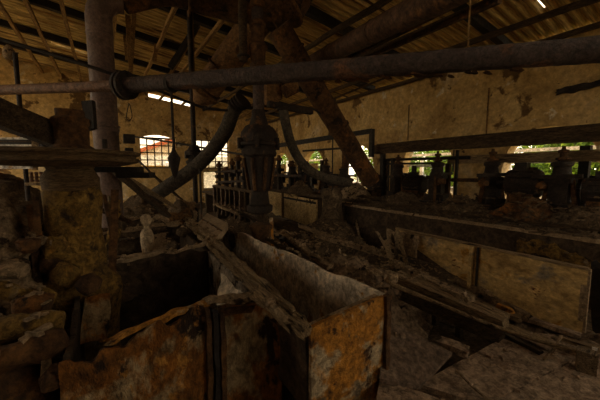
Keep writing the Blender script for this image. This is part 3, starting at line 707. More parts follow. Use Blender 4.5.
# tin box cover resting across rail and launder
t = thing('tin_cover', 'dusty bent tin cover with bolt heads lying across the far end of the rail', 'cover', onz(210, 235, .8))
a, b, c, d = onz(207, 213, .98), onz(228, 223, .98), onz(214, 240.5, .88), onz(195, 226, .90)
mb = MB(); mb.slab([a, b, c, d], .10, .006, 12); lid_ = part('lid', mb, 'tan', t)
for k in range(4):
    f = (k+.5)/4; q = (a.lerp(b, f)).lerp(d.lerp(c, f), .52); mb = MB(); mb.lathe(q, [(-.01, .02), (.018, .02), (.024, .012)], 6); part('bolt_head', mb, 'rust', lid_)
mb = MB(); mb.bar(a.lerp(d, .5)+V((0, 0, .005)), b.lerp(c, .5)+V((0, 0, .005)), .015, .02, n=8, rough=.004); part('seam', mb, 'dirt', t)
# ------------------------------------------------------------------ tanks, left of the rail
TX0, TX1 = -.22, .96
TYS = [1.93, 3.5, 5.15, 6.4, 7.5]
mb = MB()
t = thing('front_tank', 'rust-eaten tank plates closing the foreground, flaking orange and grey', 'tank', (.35, 2.6, 0))
mb = MB(); mb.sheet((TX0-.02, 1.88, .80), (.50, 1.92, .885), (.50, 1.92, -.1), (TX0-.02, 1.88, -.1), nu=48, nw=34, thick=.025, rough=.034, tear=.12, nsc=5, tearfreq=5); part('front_plate', mb, 'tank', t, 'flaked orange and grey front plate')
mb = MB(); mb.sheet((.60, 1.95, .85), (TX1+.05, 1.84, .82), (TX1+.08, 1.84, -.1), (.60, 1.95, -.1), nu=34, nw=30, thick=.025, rough=.03, tear=.05, nsc=6); part('front_plate', mb, 'tank', t, 'darker dented front plate')
for k, (x, m_) in enumerate([(.515, 'rust'), (.56, 'black'), (.60, 'rust')]):
    mb = MB(); mb.bar((x, 1.90-.012*k, -.1), (x, 1.90-.012*k, .85-.02*k), .032, .05, n=24, rough=.01, nsc=9); part('corner_bar', mb, m_, t)
mb = MB(); mb.bar((TX0+.18, 1.915, .81), (.53, 1.94, .88), .045, .025, n=50, rough=.035, nsc=8, ragged=.1); part('rim', mb, 'orange', t, 'crumbling orange rim')
mb = MB(); mb.bar((.50, 1.94, .88), (TX1, 1.90, .845), .07, .035, n=46, rough=.03, nsc=8, ragged=.08); part('rim', mb, 'ldirt', t, 'pale crusted rim')
mb = MB(); mb.bar((.60, 1.92, .80), (TX1-.06, 1.87, .775), .03, .05, n=18, rough=.008, nsc=9); part('flange_strip', mb, 'rust', t)
mb = MB(); mb.sheet((TX1, 1.95, .80), (TX1+.03, 3.5, .80), (TX1+.03, 3.5, -.05), (TX1, 1.95, -.05), nu=22, nw=10, thick=.03, rough=.02, tear=.05); part('side_plate', mb, 'lining', t, 'pale flaking side plate')
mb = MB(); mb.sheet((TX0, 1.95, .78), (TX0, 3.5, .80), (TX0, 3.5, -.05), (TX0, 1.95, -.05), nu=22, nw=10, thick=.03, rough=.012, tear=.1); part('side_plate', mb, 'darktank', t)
tl = ['dark open tank with crumpled pale rim, directly behind the front plates', 'second dark tank beyond the front plates, behind the knobbed pipe stub', 'third tank beyond the front plates, half filled with rubble', 'farthest tank of the left row, below the grey hose']
for k in range(4):
    Y = TYS[k+1]; Yn = TYS[k+2] if k < 3 else 8.6
    x0 = TX0+.08*k; x1 = TX1+.06*k
    t = thing('open_tank', tl[k], 'tank', ((x0+x1)/2, Y+.4, 0))
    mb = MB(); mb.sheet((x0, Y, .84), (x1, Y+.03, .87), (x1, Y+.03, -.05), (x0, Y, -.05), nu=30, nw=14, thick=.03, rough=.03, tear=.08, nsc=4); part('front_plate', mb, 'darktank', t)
    mb = MB(); mb.bar((x0, Y-.01, .83), (x1-.02, Y+.02, .885), .075, .03, n=60, rough=.05, nsc=5.5, ragged=.08); part('rim', mb, 'tan', t, 'crumpled pale rim')
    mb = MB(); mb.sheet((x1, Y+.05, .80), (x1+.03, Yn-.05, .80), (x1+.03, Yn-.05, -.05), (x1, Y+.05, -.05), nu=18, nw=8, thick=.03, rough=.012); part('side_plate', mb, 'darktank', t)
    mb = MB(); mb.heap(((x0+x1)/2, (Y+Yn)/2, .0), (x1-x0)*.45, (Yn-Y)*.45, [.25, .45, .6, .65][k], rough=.08); part('sludge', mb, 'dirt', t, kind='stuff')
# white scraps of lining between tank and rail
t = one('lining_scrap', MB().sheet(onz(222, 273, .82), onz(247, 296, .83), onz(246, 312, .70), onz(216, 305, .70), nu=16, nw=12, thick=.015, rough=.02, tear=.05, stear=.08, nsc=8), 'pale', 'pale torn scrap of lining hanging inside the front tank under the rail', 'scrap')
# pipe stub with knob standing in the second tank
q = onz(148, 257, .45); q = P(148, 256, 3.9)
t = thing('valve_stub', 'bone coloured pipe stub with a rounded knob standing among the tank rims', 'valve', q)
zz = lambda y: P(148, y, 3.9).z
mb = MB(); mb.lathe((q.x, q.y, zz(258)), [(0, .05), (.06, .06), (.20, .078), (.30, .08), (.36, .065), (.39, .035), (.44, .03)], 14, rough=.006); part('stub', mb, 'knob', t)
mb = MB(); mb.lathe((q.x, q.y, zz(225)), [(0, .03), (.03, .055), (.07, .068), (.11, .06), (.14, .04), (.15, .015)], 14); part('knob', mb, 'knob', t)
mb = MB(); mb.tube([P(150, 221, 3.9), P(158, 217, 4.0), P(168, 221, 4.1)], .035, 10, smooth=4); part('handle', mb, 'ldirt', t)
# ------------------------------------------------------------------ far left pedestal with big wheel
Q = P(76, 240, 2.5); cx, cy = Q.x, Q.y
t = thing('drive_pedestal', 'massive rusted pedestal carrying a broad flat wheel and hub, left foreground', 'pedestal', (cx, cy, .1))
zq = lambda y: P(76, y, 2.5).z
mb = MB(); mb.lathe((cx, cy, .1), [(0, .26), (.3, .27), (zq(292)-.1, .31), (zq(284)-.1, .29), (zq(270)-.1, .225), (zq(250)-.1, .20), (zq(230)-.1, .195), (zq(210)-.1, .20), (zq(195)-.1, .20), (zq(188)-.1, .19)], 40, rough=.028, nsc=9); part('column', mb, 'column', t, 'flaking ochre column')
mb = MB(); mb.lathe((cx, cy, zq(190)), [(0, .18), (.01, .195), (.10, .195), (.13, .18), (.17, .155), (.2, .17)], 26, rough=.006); part('collar', mb, 'wheel', t)
WZ = zq(163); wx, wy = P(66, 155, 2.5).x, P(66, 155, 2.5).y
mb = MB(); mb.lathe((wx, wy, WZ), [(-.03, .20), (-.02, .42), (0, .50), (.01, .535), (.04, .54), (.045, .515), (.062, .515), (.07, .55), (.09, .555), (.098, .53), (.098, .2), (.11, .16)], 56, rough=.006, nsc=9); part('wheel', mb, 'wheel', t)
mb = MB(); mb.lathe((wx+.05, wy-.03, WZ+.10), [(0, .17), (.03, .15), (.05, .12), (.2, .12), (.22, .135), (.26, .135), (.28, .10), (.33, .10)], 12, rough=.01); part('hub', mb, 'rust', t)
mb = MB(); q = P(105, 147, 2.35); mb.tube([q-V((0, 0, .01)), q+V((0, 0, .06))], .018, 8); part('bolt', mb, 'iron', t)
mb = MB(); mb.box((wx+.36, wy+.02, WZ-.055), (.42, .12, .05), Matrix.Rotation(-YAW, 3, 'Z')); mb.box((wx+.5, wy-.05, WZ-.105), (.30, .12, .05), Matrix.Rotation(-YAW, 3, 'Z')); part('bracket', mb, 'black', t)
mb = MB(); mb.bar((cx-.24, cy-.12, .9), (cx-.24, cy-.12, 1.5), .05, .05, n=8, rough=.006); part('side_bar', mb, 'rust', t)
mb = MB(); mb.bar((cx+.21, cy-.02, .5), (cx+.30, cy+.02, 1.58), .06, .06, n=8, rough=.006); part('side_bar', mb, 'rust', t)
# sloping beam leaning on the hub
timber('sloping_beam', P(-22, 105, 2.15), P(61, 138, 2.55), .2, .185, 'darkwood', 'heavy dark beam sloping down from the left edge to the wheel hub', 'beam', n=20, rough=.012)
# broken bracket plate beside the upright pipe
mb = MB(); mb.prism([P(81, 101, 3.0), P(92, 100, 3.0), P(94, 128, 3.0), P(86, 130, 3.0), P(83, 118, 3.0), P(79, 113.5, 3.0), P(83, 113, 3.0)], FW*.05)
one('bracket_plate', mb, 'black', 'jagged dark bracket plate on the left flank of the upright pipe', 'bracket')
mb = MB(); mb.box(P(129, 139, 4.3), (.14, .2, .12)); mb.box(P(129, 150, 4.3), (.10, .2, .05)); part('junction_box', mb, 'black', [o for o in S.objects if o.name == 'upright_pipe'][0], 'small black box')
# slatted pale crate and panels behind the wheel, far left
t = thing('slatted_bench', 'pale slatted bench seen above and below the wheel rim, far left', 'bench', P(0, 166, 4.4)-V((0, 0, .25)))
for k, (y0, y1, x1, d) in enumerate([(137.5, 139.5, 37, 4.6), (141, 142, 34, 4.6), (144.5, 146.5, 37, 4.6), (161, 169, 31, 4.2)]):
    mb = MB(); a = P(-60, (y0+y1)/2, d); b = P(x1, (y0+y1)/2, d+.15); mb.bar(a, b, .06, (y1-y0)/300*d, n=6, rough=.003); part('slat', mb, 'white' if k != 1 else 'darkwood', t)
mb = MB(); mb.bar(P(35, 170, 4.6), P(35, 137.5, 4.6), .07, .07); part('post', mb, 'ldirt', t)
mb = MB(); mb.box(P(10, 152, 4.9), (1.2, .1, .45), Matrix.Rotation(-YAW, 3, 'Z')); part('back_panel', mb, 'black', t)
ins = thing('insulator_rack', 'small rack of reddish ribbed insulators under the wheel, far left', 'rack', P(42, 184, 3.2))
for k in range(5):
    q = P(32+5*k, 182, 3.2); mb = MB(); mb.lathe(q, [(0, .018), (.02, .022), (.03, .014), (.05, .022), (.07, .014), (.10, .02), (.11, .01)], 10); part('insulator', mb, 'redpipe', ins)
mb = MB(); mb.bar(P(28, 184, 3.2), P(58, 184, 3.2), .08, .03); part('shelf', mb, 'ldirt', ins)
# rubble at the far left
def heap(name, c, rx, ry, h, m, label, n=56, rough=.06, nsc=4, ang=0.0):
    return one(name, MB().heap(c, rx, ry, h, n, rough, nsc, ang=ang), m, label, 'rubble', None, 'stuff')
q = P(14, 232, 2.3); heap('rubble_heap', (q.x-.12, q.y+.12, .35), .55, .62, 1.22, 'ldirt', 'tall pale crusted rubble heap left of the pedestal', rough=.10, nsc=5)
q = P(8, 340, 1.75); heap('rubble_heap', (q.x-.1, q.y, 0), .55, .75, .85, 'rust', 'dark rusty rubble heap in the lower left corner', rough=.09)
for k, (x0, y0, x1, y1, d, r, m_, lab) in enumerate([(-30, 338, 62, 322, 1.75, .085, 'column', 'thick broken rusty pipe length lying on the corner rubble, upper one'), (-20, 368, 66, 338, 1.65, .075, 'rust', 'broken rusty pipe length lying on the corner rubble, lower one'), (-10, 290, 56, 300, 2.0, .05, 'column', 'dusty pipe length half buried left of the pedestal foot')]):
    A = P(x0, y0, d-.1); B = P(x1, y1, d+.08); mb = MB(); n = 10
    mb.tube([A.lerp(B, j/n) for j in range(n+1)], [r*(1-.3*(j/n)**6) for j in range(n+1)], 18, rough=.03, nsc=8)
    one('broken_pipe', mb, m_, lab, 'pipe')
for k, (x, y, d, s_, lab, m_) in enumerate([(34, 305, 1.95, .11, 'rusty lump at the foot of the pedestal, left side', 'rust'), (12, 268, 2.1, .10, 'pale lump on the rubble left of the pedestal', 'ldirt'), (55, 378, 1.6, .07, 'dark rusty lump beside the front plate, bottom left', 'rust'), (28, 245, 2.15, .07, 'dark round lump on the rubble left of the pedestal', 'rust')]):
    c = P(x, y, d); mb = MB(); mb.lathe(c-V((0, 0, s_*.7)), [(0, s_*.6), (s_*.4, s_), (s_, s_*.95), (s_*1.4, s_*.5)], 16, rough=s_*.4, nsc=1.1/s_); one('rust_lump', mb, m_, lab, 'lump')
for k, (x0, y0, x1, y1, d, m_, lab) in enumerate([(36, 198, 39, 236, 2.2, 'rust', 'upright rusty angle iron left of the pedestal'), (104, 195, 112, 236, 2.9, 'rust', 'dark upright bar just right of the pedestal column'), (46, 306, 50, 345, 1.9, 'rust', 'short bent bar by the pedestal foot')]):
    A = P(x0, y0, d); B = P(x1, y1, d-.05); timber('iron_bar', B, A, .035, .02, m_, lab, 'bar', rough=.006)
# plates below the pedestal and inside the front tank
one('crusted_plate', MB().sheet(P(84, 300, 2.25), P(112, 292, 2.4), P(108, 340, 2.2), P(80, 345, 2.1), nu=14, nw=14, thick=.02, rough=.02, tear=.06, stear=.03), 'tank', 'crusted plate leaning inside the front tank below the pedestal', 'plate')
one('tank_sludge', MB().heap((.35, 2.75, -.04), .6, .75, .12, 36, .04), 'dirt', 'dark sludge on the bottom of the front tank', 'sludge', None, 'stuff')
# planks leaning in the middle left
for k, (x0, y0, d0_, x1, y1, d1_, w, m_, lab) in enumerate([
    (112, 168, 4.2, 168, 216, 5.0, .16, 'darkwood', 'broad dark plank leaning down right from the pedestal to the far tanks'),
    (124, 176, 4.6, 176, 208, 5.4, .12, 'wood', 'paler plank leaning behind the broad dark plank'),
    (118, 230, 4.3, 178, 222, 4.6, .10, 'wood', 'level plank lying across the second tank behind the knobbed stub'),
    (120, 240, 4.0, 150, 238, 4.2, .09, 'darkwood', 'short dark plank left of the knobbed stub'),
    (150, 172, 6.4, 182, 200, 6.2, .07, 'darkwood', 'thin dark stick leaning below the grey hose'),
    (138, 160, 6.6, 164, 186, 6.3, .05, 'black', 'short black stick poking up left of the grey hose'),
    (104, 210, 3.4, 128, 222, 4.4, .10, 'rust', 'rusty plank end right behind the pedestal')]):
    timber('leaning_plank', P(x0, y0, d0_), P(x1, y1, d1_), w, w*.35, m_, lab, 'plank', rough=.01)
q = P(180, 214, 5.9); heap('rubble_heap', (q.x, q.y, .4), .42, .6, .75, 'dirt', 'rubble heap where the grey hose ends', rough=.09)
q = P(145, 205, 6.6); heap('rubble_heap', (q.x, q.y+.5, .3), .8, 1.2, .95, 'dirt', 'dark rubble heap behind the far left tanks', rough=.1)

# more torn tin and scraps among the left tanks
for k, (pa, pb, pc, pd, m_, lab) in enumerate([
    ((108, 196, 3.3), (122, 200, 3.5), (120, 240, 3.3), (106, 246, 3.2), 'column', 'torn rusty sheet hanging just right of the pedestal'),
    ((150, 236, 4.4), (168, 232, 4.6), (170, 250, 4.4), (152, 255, 4.2), 'tan', 'crumpled pale scrap between the first and second dark tank rims'),
    ((166, 214, 5.2), (190, 208, 5.6), (192, 224, 5.3), (170, 228, 5.1), 'chute', 'brown bent tin scrap before the rubble at the grey hose end'),
    ((112, 258, 3.1), (140, 252, 3.3), (142, 300, 3.0), (114, 305, 2.8), 'darktank', 'dark rusted patch plate inside the first open tank'),
    ((176, 196, 6.0), (196, 203, 6.0), (198, 222, 5.7), (180, 222, 5.7), 'tan', 'pale torn tin standing left of the tin cover')]):
    mb = MB(); mb.sheet(P(*pa), P(*pb), P(*pc), P(*pd), nu=18, nw=18, thick=.015, rough=.035, tear=.07, btear=.06, stear=.08, nsc=7, tearfreq=7)
    one('tin_scrap', mb, m_, lab, 'scrap')
for k, (x, y, d, r, lab) in enumerate([(128, 212, 5.0, .09, 'fist-sized clod on the dark plank right of the pedestal'), (160, 226, 4.6, .10, 'clod on the level plank behind the knobbed stub'), (184, 232, 4.5, .11, 'clod on the rim near the left end of the tin cover'), (118, 224, 4.1, .10, 'clod beside the pedestal at the second tank'), (172, 246, 3.7, .07, 'clod on the rim of the first open tank'), (200, 206, 5.8, .10, 'clod behind the tin cover, left of the upright rod')]):
    c = P(x, y, d); mb = MB(); mb.lathe(c-V((0, 0, r*.7)), [(0, r*.6), (r*.5, r), (r, r*.9), (r*1.5, r*.4)], 14, rough=r*.5, nsc=1.1/r); one('clod', mb, 'dirt', lab, 'clod')

q = P(20, 205, 6.5); heap('rubble_heap', (q.x-.6, q.y, 0), 2.2, 2.0, 1.75, 'dirt', 'broad dark rubble mound behind the pedestal, far left', n=60, rough=.16, nsc=2.5)
q = P(100, 205, 7.5); heap('rubble_heap', (q.x-.2, q.y, 0), 1.1, 1.5, 1.45, 'dirt', 'dark rubble mound behind the pedestal, right of the broad one', n=50, rough=.12, nsc=3)

# crusts of scale clinging to the pedestal are part of it
ped = [o for o in S.objects if o.name == 'drive_pedestal'][0]
for k, (x, y, d, r) in enumerate([(50, 228, 2.4, .05), (58, 248, 2.3, .09), (50, 262, 2.3, .08), (66, 275, 2.2, .08), (88, 284, 2.2, .07)]):
    c = P(x, y, d); mb = MB(); mb.lathe(c-V((0, 0, r)), [(0, r*.4), (r*.5, r*.9), (r*1.2, r), (r*2, r*.5)], 14, rough=r*.6, nsc=1.2/r); part('scale_crust', mb, 'column' if k % 2 else 'rust', ped)
# ------------------------------------------------------------------ drive row along the right wall
RXD = 6.0
bm_z = lambda y, x: onx(x, y, RXD).z
mb = MB(); A = onx(374, 150.5, RXD); B = onx(640, 129, RXD); B.y = max(B.y, -1); zb = A.z
mb.bar((RXD, 5.6, 2.28), (RXD, -.6, 2.27), .14, .22, n=30, rough=.006)
t = thing('drive_beam', 'long dark beam running above the row of drives in front of the arched windows', 'beam', (RXD, 2.5, .2))
part('beam', mb, 'darkwood', t)
mb = MB(); mb.bar((RXD+.06, 5.6, 2.40), (RXD+.06, -.6, 2.40), .05, .05, n=10, rough=.004); part('edge_strip', mb, 'darkwood', t)
for y in (5.45, 1.05): mb = MB(); mb.bar((RXD+.12, y, .2), (RXD+.12, y, 2.22), .10, .10); part('post', mb, 'black', t)
t = thing('rail_stand', 'thin dark frame with a drop leg behind the leaning duct', 'frame', (RXD+.3, 7, 2.0))
A = P(250, 150, 9.5); B = P(372, 131, 7.6)
mb = MB(); mb.bar(A, B, .09, .12); part('rail', mb, 'black', t)
mb = MB(); mb.bar((B.x, B.y, B.z+.05), (B.x, B.y, P(372, 157, 7.6).z), .10, .10); part('leg', mb, 'black', t)
mb = MB(); mb.bar(P(258, 150, 9.4), P(258, 205, 9.4), .08, .08); part('leg', mb, 'black', t)
# deck that carries the drives
DECK = 1.0
mb = MB()
for k in range(3): mb.bar((5.55+.4*k, -.6, DECK-.05), (5.55+.4*k, 14.6, DECK-.05), .37, .08, n=60, rough=.02, nsc=3)
t = thing('drive_deck', 'long dark plank deck carrying the row of drives', 'deck', (RXD, 7, 0))
for k in range(3):
    mb = MB(); mb.bar((5.55+.4*k, -.6, DECK-.05), (5.55+.4*k, 14.6, DECK-.05), .37, .08, n=60, rough=.02, nsc=3); part('plank', mb, 'darkwood', t)
for y in (0.2, 3, 5.8, 8.6, 11.4, 14.2): mb = MB(); mb.box((RXD, y, .47), (1.0, .12, .9)); part('trestle', mb, 'darkwood', t)
def make_drive():
    t = thing('drive_unit', '', 'drive', (RXD, 0, DECK), 'flotation drives along the right wall')
    mb = MB(); mb.box((RXD, 0, DECK+.05), (.56, .50, .10), Matrix.Rotation(.05, 3, 'Z')); mb.box((RXD, 0, DECK+.16), (.40, .34, .14)); part('base_plate', mb, 'iron', t)
    mb = MB(); mb.box((RXD, 0, DECK+.40), (.26, .24, .40)); mb.box((RXD, 0, DECK+.58), (.34, .32, .07)); mb.lathe((RXD, 0, DECK+.60), [(0, .15), (.04, .155), (.10, .12), (.20, .11), (.22, .14), (.27, .14), (.29, .09)], 16, rough=.01); part('housing', mb, 'iron', t)
    mb = MB(); mb.lathe((RXD, 0, DECK+.85), [(0, .07), (.05, .07), (.06, .10), (.09, .10), (.10, .05), (.16, .045), (.17, .07), (.21, .07), (.22, .03), (.27, .025)], 8, rough=.004); part('shaft_end', mb, 'rust', t)
    for s in (-1, 1): mb = MB(); mb.bar((RXD-.05, s*.22, DECK+.08), (RXD-.02, s*.14, DECK+.60), .04, .06); part('rib', mb, 'rust', t)
    mb = MB(); mb.bar((RXD-.20, -.30, DECK+.66), (RXD-.18, .34, DECK+.64), .05, .06, n=6, rough=.006); part('cross_arm', mb, 'iron', t)
    mb = MB(); mb.lathe((RXD-.10, .20, DECK+.50), [(-.14, .05), (-.03, .06), (0, .08)], 10, (1, 0, 0)); part('inspection_cap', mb, 'rust', t)
    return t
DY = [1.72, 2.76, 3.80, 4.9, 6.8, 7.76, 8.7, 9.8, 10.9, 12.0, 13.1]
d0 = make_drive()
for k, y in enumerate(DY):
    lab = 'rusty bearing housing on the drive deck, %s counted from the right picture edge' % ORD[k]
    sc = [1.0, 1.02, 1.03, 1.0, .9, 1.02, .95, 1.0, .9, 1.0, 1.0][k]
    if k == 0: d0.location = (RXD, y, DECK); d0['label'] = lab
    else: dup(d0, (RXD + (.05 if k % 2 else -.04), y, DECK), lab, rotz=.9*k, scale=(1, 1, sc))
# motors between the bearing housings
def make_motor():
    t = thing('motor', '', 'motor', (RXD, 0, DECK), 'motors between the bearing housings')
    mb = MB(); c = V((RXD, 0, DECK+.42))
    mb.lathe(c-V((0, .26, 0)), [(0, .10), (.01, .17), (.06, .19), (.44, .19), (.50, .17), (.52, .08)], 18, (0, 1, 0)); part('body', mb, 'iron', t)
    mb = MB()
    for k in range(14):
        a = k*2*math.pi/14; mb.box(c+V((.195*math.cos(a), 0, .195*math.sin(a))), (.05, .34, .012), Matrix.Rotation(-a, 3, 'Y'))
    part('cooling_fins', mb, 'iron', t)
    mb = MB(); mb.box((RXD, 0, DECK+.14), (.34, .36, .28)); part('foot', mb, 'rust', t)
    mb = MB(); mb.box(c+V((-.05, .02, .22)), (.16, .18, .12)); part('terminal_box', mb, 'black', t)
    mb = MB(); mb.tube([c+V((0, .24, 0)), c+V((0, .42, 0))], .03, 8); part('shaft', mb, 'iron', t)
    return t
m0 = make_motor()
for k, (y, zs, rz) in enumerate([(2.22, 1.25, 0), (1.24, 1.05, .2), (4.42, 1.0, .1), (5.6, .9, 1.4), (7.3, .9, .3), (9.2, 1.0, 0)]):
    lab = 'dark finned motor on the drive deck, %s motor from the right picture edge' % ORD[k]
    if k == 0: m0.location = (RXD, y, DECK); m0['label'] = lab; m0.scale = (1, 1, zs)
    else: dup(m0, (RXD+.08, y, DECK), lab, rotz=rz, scale=(1, 1, zs))
# shafts and rails along the row
for k, (x0, y0, x1, y1, X, r, m_, lab) in enumerate([
    (448, 160, 640, 154, 6.35, .045, 'wood', 'squared pale rail running behind the nearest housings below the dark beam'),
    (380, 160, 470, 157.5, 6.3, .035, 'black', 'dark shaft joining the third and fourth housings'),
    (385, 164, 440, 163, 6.2, .025, 'black', 'thin rail below the dark shaft in front of the second arched window'),
    (303, 151, 345, 148, 6.25, .035, 'black', 'short thin shaft behind the two hoses'),
    (452, 180, 640, 181, 6.25, .04, 'rust', 'low rusty shaft along the nearest housings')]):
    A = onx(x0, y0, X); B = onx(x1, y1, X); B.y = max(B.y, -.4)
    mb = MB()
    if k == 0: mb.bar(A, B, .06, .17, n=20, rough=.005)
    else: mb.tube([A, A.lerp(B, .5), B], r, 10, rough=.002)
    one('line_shaft', mb, m_, lab, 'shaft')
# posts and gantry frames on the deck further back
for k, (px, y0, y1, w) in enumerate([(386, 160, 196, .10), (392, 158, 192, .08), (413, 166, 196, .08), (447, 164, 198, .09), (456, 150, 180, .05), (583, 146, 182, .13), (300, 158, 186, .12), (345, 150, 188, .16), (322, 160, 186, .10)]):
    q = onx(px, y1, 6.25 if k != 5 else 6.6); A = V((q.x, q.y, DECK)); B = onx(px, y0, q.x)
    mb = MB(); mb.bar(A, V((q.x, q.y, B.z)), w, w, n=6, rough=.006); one('iron_post', mb, ['iron', 'black', 'black', 'rust', 'black', 'black', 'black', 'rust', 'iron'][k],
      ['black post left of the second arched window, outer of two', 'black post left of the second arched window, inner of two', 'slim black post at the left reveal of the second arched window', 'rusty post right of the second arched window', 'thin black post hanging off the dark beam right of the second arched window', 'broad dark post in front of the nearest arched window, right side', 'dark post between the two hoses', 'thick rusty post left of the leaning duct foot', 'iron post in front of the fourth arched window'][k], 'post')
# low dark clutter on the deck
for k, (px, py, s_, lab, m_) in enumerate([(405, 192, .26, 'dark heap of scale on the deck below the second arched window', 'dirt'), (355, 182, .42, 'pale crumbling heap on the deck where the leaning duct ends', 'ldirt'), (462, 196, .25, 'dark scale heap left of the third housing', 'dirt'), (530, 192, .3, 'dark scale heap below the nearest motor', 'rust'), (590, 196, .25, 'dark scale heap at the right edge of the deck', 'dirt'), (300, 186, .4, 'dark scale heap on the deck below the slimmer hose', 'dirt')]):
    q = onx(px, py, 5.75); heap('scale_heap', (q.x, q.y, DECK-.02), .42, .6, s_, m_, lab, rough=.07, nsc=6)
# pale horizontal pieces at the right reveal
timber('window_board', onx(566, 190, 7.6), onx(640, 188, 7.6), .12, .05, 'white', 'pale board lying on the sill of the nearest arched window', 'board')
# ------------------------------------------------------------------ far row in the centre background
t = thing('slatted_tank', 'pale staved tank side in the far centre, left of the central barrel', 'tank', P(235, 215, 9))
A = onz(214, 190, 1.0); A = P(214, 186, 10.2); B = P(256, 192, 7.6)
for k in range(9):
    f = (k+.5)/9; q = A.lerp(B, f); q2 = A.lerp(B, f+.085)
    mb = MB(); mb.bar((q.x, q.y, q.z-.02), (q.x+.01, q.y, .35), .26, .05, n=8, rough=.02, up=V((.5, -.8, 0))); part('stave', mb, 'darkwood' if k % 3 == 1 else 'slat', t)
mb = MB(); mb.bar(A, B, .12, .08, n=10, rough=.01); part('top_rail', mb, 'darkwood', t)
mb = MB(); mb.bar(A-V((0, 0, .5)), B-V((0, 0, .5)), .10, .06, n=10, rough=.01); part('hoop', mb, 'rust', t)
for k, (px, y0, y1, d, w) in enumerate([(219, 166, 190, 11, .10), (226, 172, 190, 10.8, .14), (232, 164, 190, 10.4, .09), (238, 160, 192, 10, .12), (244, 166, 192, 9.6, .10), (279, 160, 192, 8.8, .12), (268, 166, 190, 9.0, .12), (291, 166, 192, 8.6, .12)]):
    q = P(px, y0, d) if k < 5 else onx(px, y0, 5.7); t = thing('stanchion', ['slim dark stanchion in front of the right far window, leftmost', 'squat dark stanchion in front of the right far window', 'slim stanchion at the right edge of the right far window', 'tallest stanchion right of the right far window', 'stanchion close to the left of the bell housing', 'stanchion just right of the central barrel', 'stanchion hidden partly by the central barrel, right side', 'stanchion left of the slimmer hose'][k], 'stanchion', (q.x, q.y, .9))
    mb = MB(); mb.bar((q.x, q.y, .9), (q.x, q.y, q.z), w, w); part('post', mb, 'iron', t)
    mb = MB(); mb.lathe((q.x, q.y, q.z-.05), [(0, w*.5), (.03, w*1.1), (.12, w*1.1), (.15, w*.6), (.24, w*.5)], 10); part('cap', mb, 'rust', t)
    mb = MB(); mb.box((q.x, q.y, q.z-.38), (w*2.6, w*2.2, .12)); part('bracket', mb, 'iron', t)
for k, (x0, y0, x1, y1, d0_, d1_, lab) in enumerate([(216, 172, 246, 170, 11, 9.6, 'dark rail joining the stanchions left of the bell housing'), (216, 182, 246, 181, 11, 9.6, 'lower dark rail joining the stanchions left of the bell housing'), (266, 175, 300, 176, 9, 8.4, 'dark rail joining the stanchions right of the central barrel')]):
    one('rail', MB().bar(P(x0, y0, d0_), P(x1, y1, d1_), .07, .07), 'iron', lab, 'rail')
mb = MB(); mb.bar((3.55, 8.6, .86), (3.75, 12.6, .86), .8, .08, n=20, rough=.02); 
t = thing('far_deck', 'dark deck carrying the stanchions in the far centre', 'deck', (3.65, 10.6, 0))
part('platform', mb, 'darkwood', t)
for y in (8.9, 10.6, 12.3): mb = MB(); mb.box((3.57+(y-8.6)*.05, y, .4), (.7, .12, .84)); part('trestle', mb, 'darkwood', t)
# ------------------------------------------------------------------ launder boards on the right
BX = 5.1
t = thing('back_launder', 'long dark launder side below the drive row with a pale top edge', 'trough', (BX, 3.4, 0))
zt0 = onx(346, 205, BX); zt1 = onx(600, 242, BX)
def bz(y): return zt1.z+(zt0.z-zt1.z)*(y-zt1.y)/(zt0.y-zt1.y)
mb = MB(); mb.sheet((BX, zt0.y, zt0.z), (BX, .2, bz(.2)), (BX-.05, .2, 0), (BX-.05, zt0.y, 0), nu=50, nw=10, thick=.05, rough=.012, nsc=3); part('side_board', mb, 'darktank', t, 'dark stained board')
mb = MB(); mb.bar((BX-.02, zt0.y+.05, zt0.z+.01), (BX-.02, .2, bz(.2)+.01), .07, .05, n=50, rough=.012, nsc=6); part('top_edge', mb, 'tan', t, 'pale dusty top edge toned as if lit')  # tan tone carries the light along the top edge
mb = MB(); mb.sheet((BX-.06, 1.9, bz(1.9)-.06), (BX-.06, .3, bz(.3)-.08), (BX-.10, .3, .35), (BX-.10, 1.9, .35), nu=44, nw=24, thick=.02, rough=.03, tear=.16, btear=.30, stear=.25, nsc=5, tearfreq=4); part('rust_skin', mb, 'column', t, 'peeling orange rust skin')
mb = MB(); mb.bar((BX-.02, zt0.y+.1, 0), (BX-.02, zt0.y+.1, zt0.z+.04), .14, .18, n=8, rough=.01); part('end_post', mb, 'darkwood', t)
mb = MB(); mb.slab([(BX, zt0.y, DECK-.12), (BX, .2, .9), (BX+.6, .2, .95), (BX+.6, zt0.y, DECK-.06)], .05, .02, 20); part('cover', mb, 'dirt', t)
# lit panel further back
pz = onx(317, 199, BX+.05); A = onx(264, 190.5, BX+.05); Bq = onx(318, 236, BX+.05)
t = thing('panel_board', 'pale patched wooden panel standing in the centre background right of the barrel', 'panel', (BX, (A.y+pz.y)/2, 0))
mid = A.lerp(pz, .45)
mb = MB(); mb.sheet(A, mid, (mid.x, mid.y, .10), (A.x, A.y, .12), nu=14, nw=12, thick=.05, rough=.006, btear=.15); part('board', mb, 'tanboard', t)
mb = MB(); mb.sheet(mid-V((0, .03, .03)), pz-V((0, 0, .03)), (pz.x, pz.y, .02), (mid.x, mid.y-.03, .14), nu=14, nw=12, thick=.05, rough=.006); part('board', mb, 'tanboard', t)
mb = MB(); mb.bar((mid.x-.06, mid.y, .1), (mid.x-.06, mid.y, mid.z+.02), .09, .04); part('batten', mb, 'wood', t)
mb = MB(); mb.bar(mid-V((.05, 0, .12)), pz-V((.05, 0, .12)), .03, .06); part('slot_rail', mb, 'black', t)
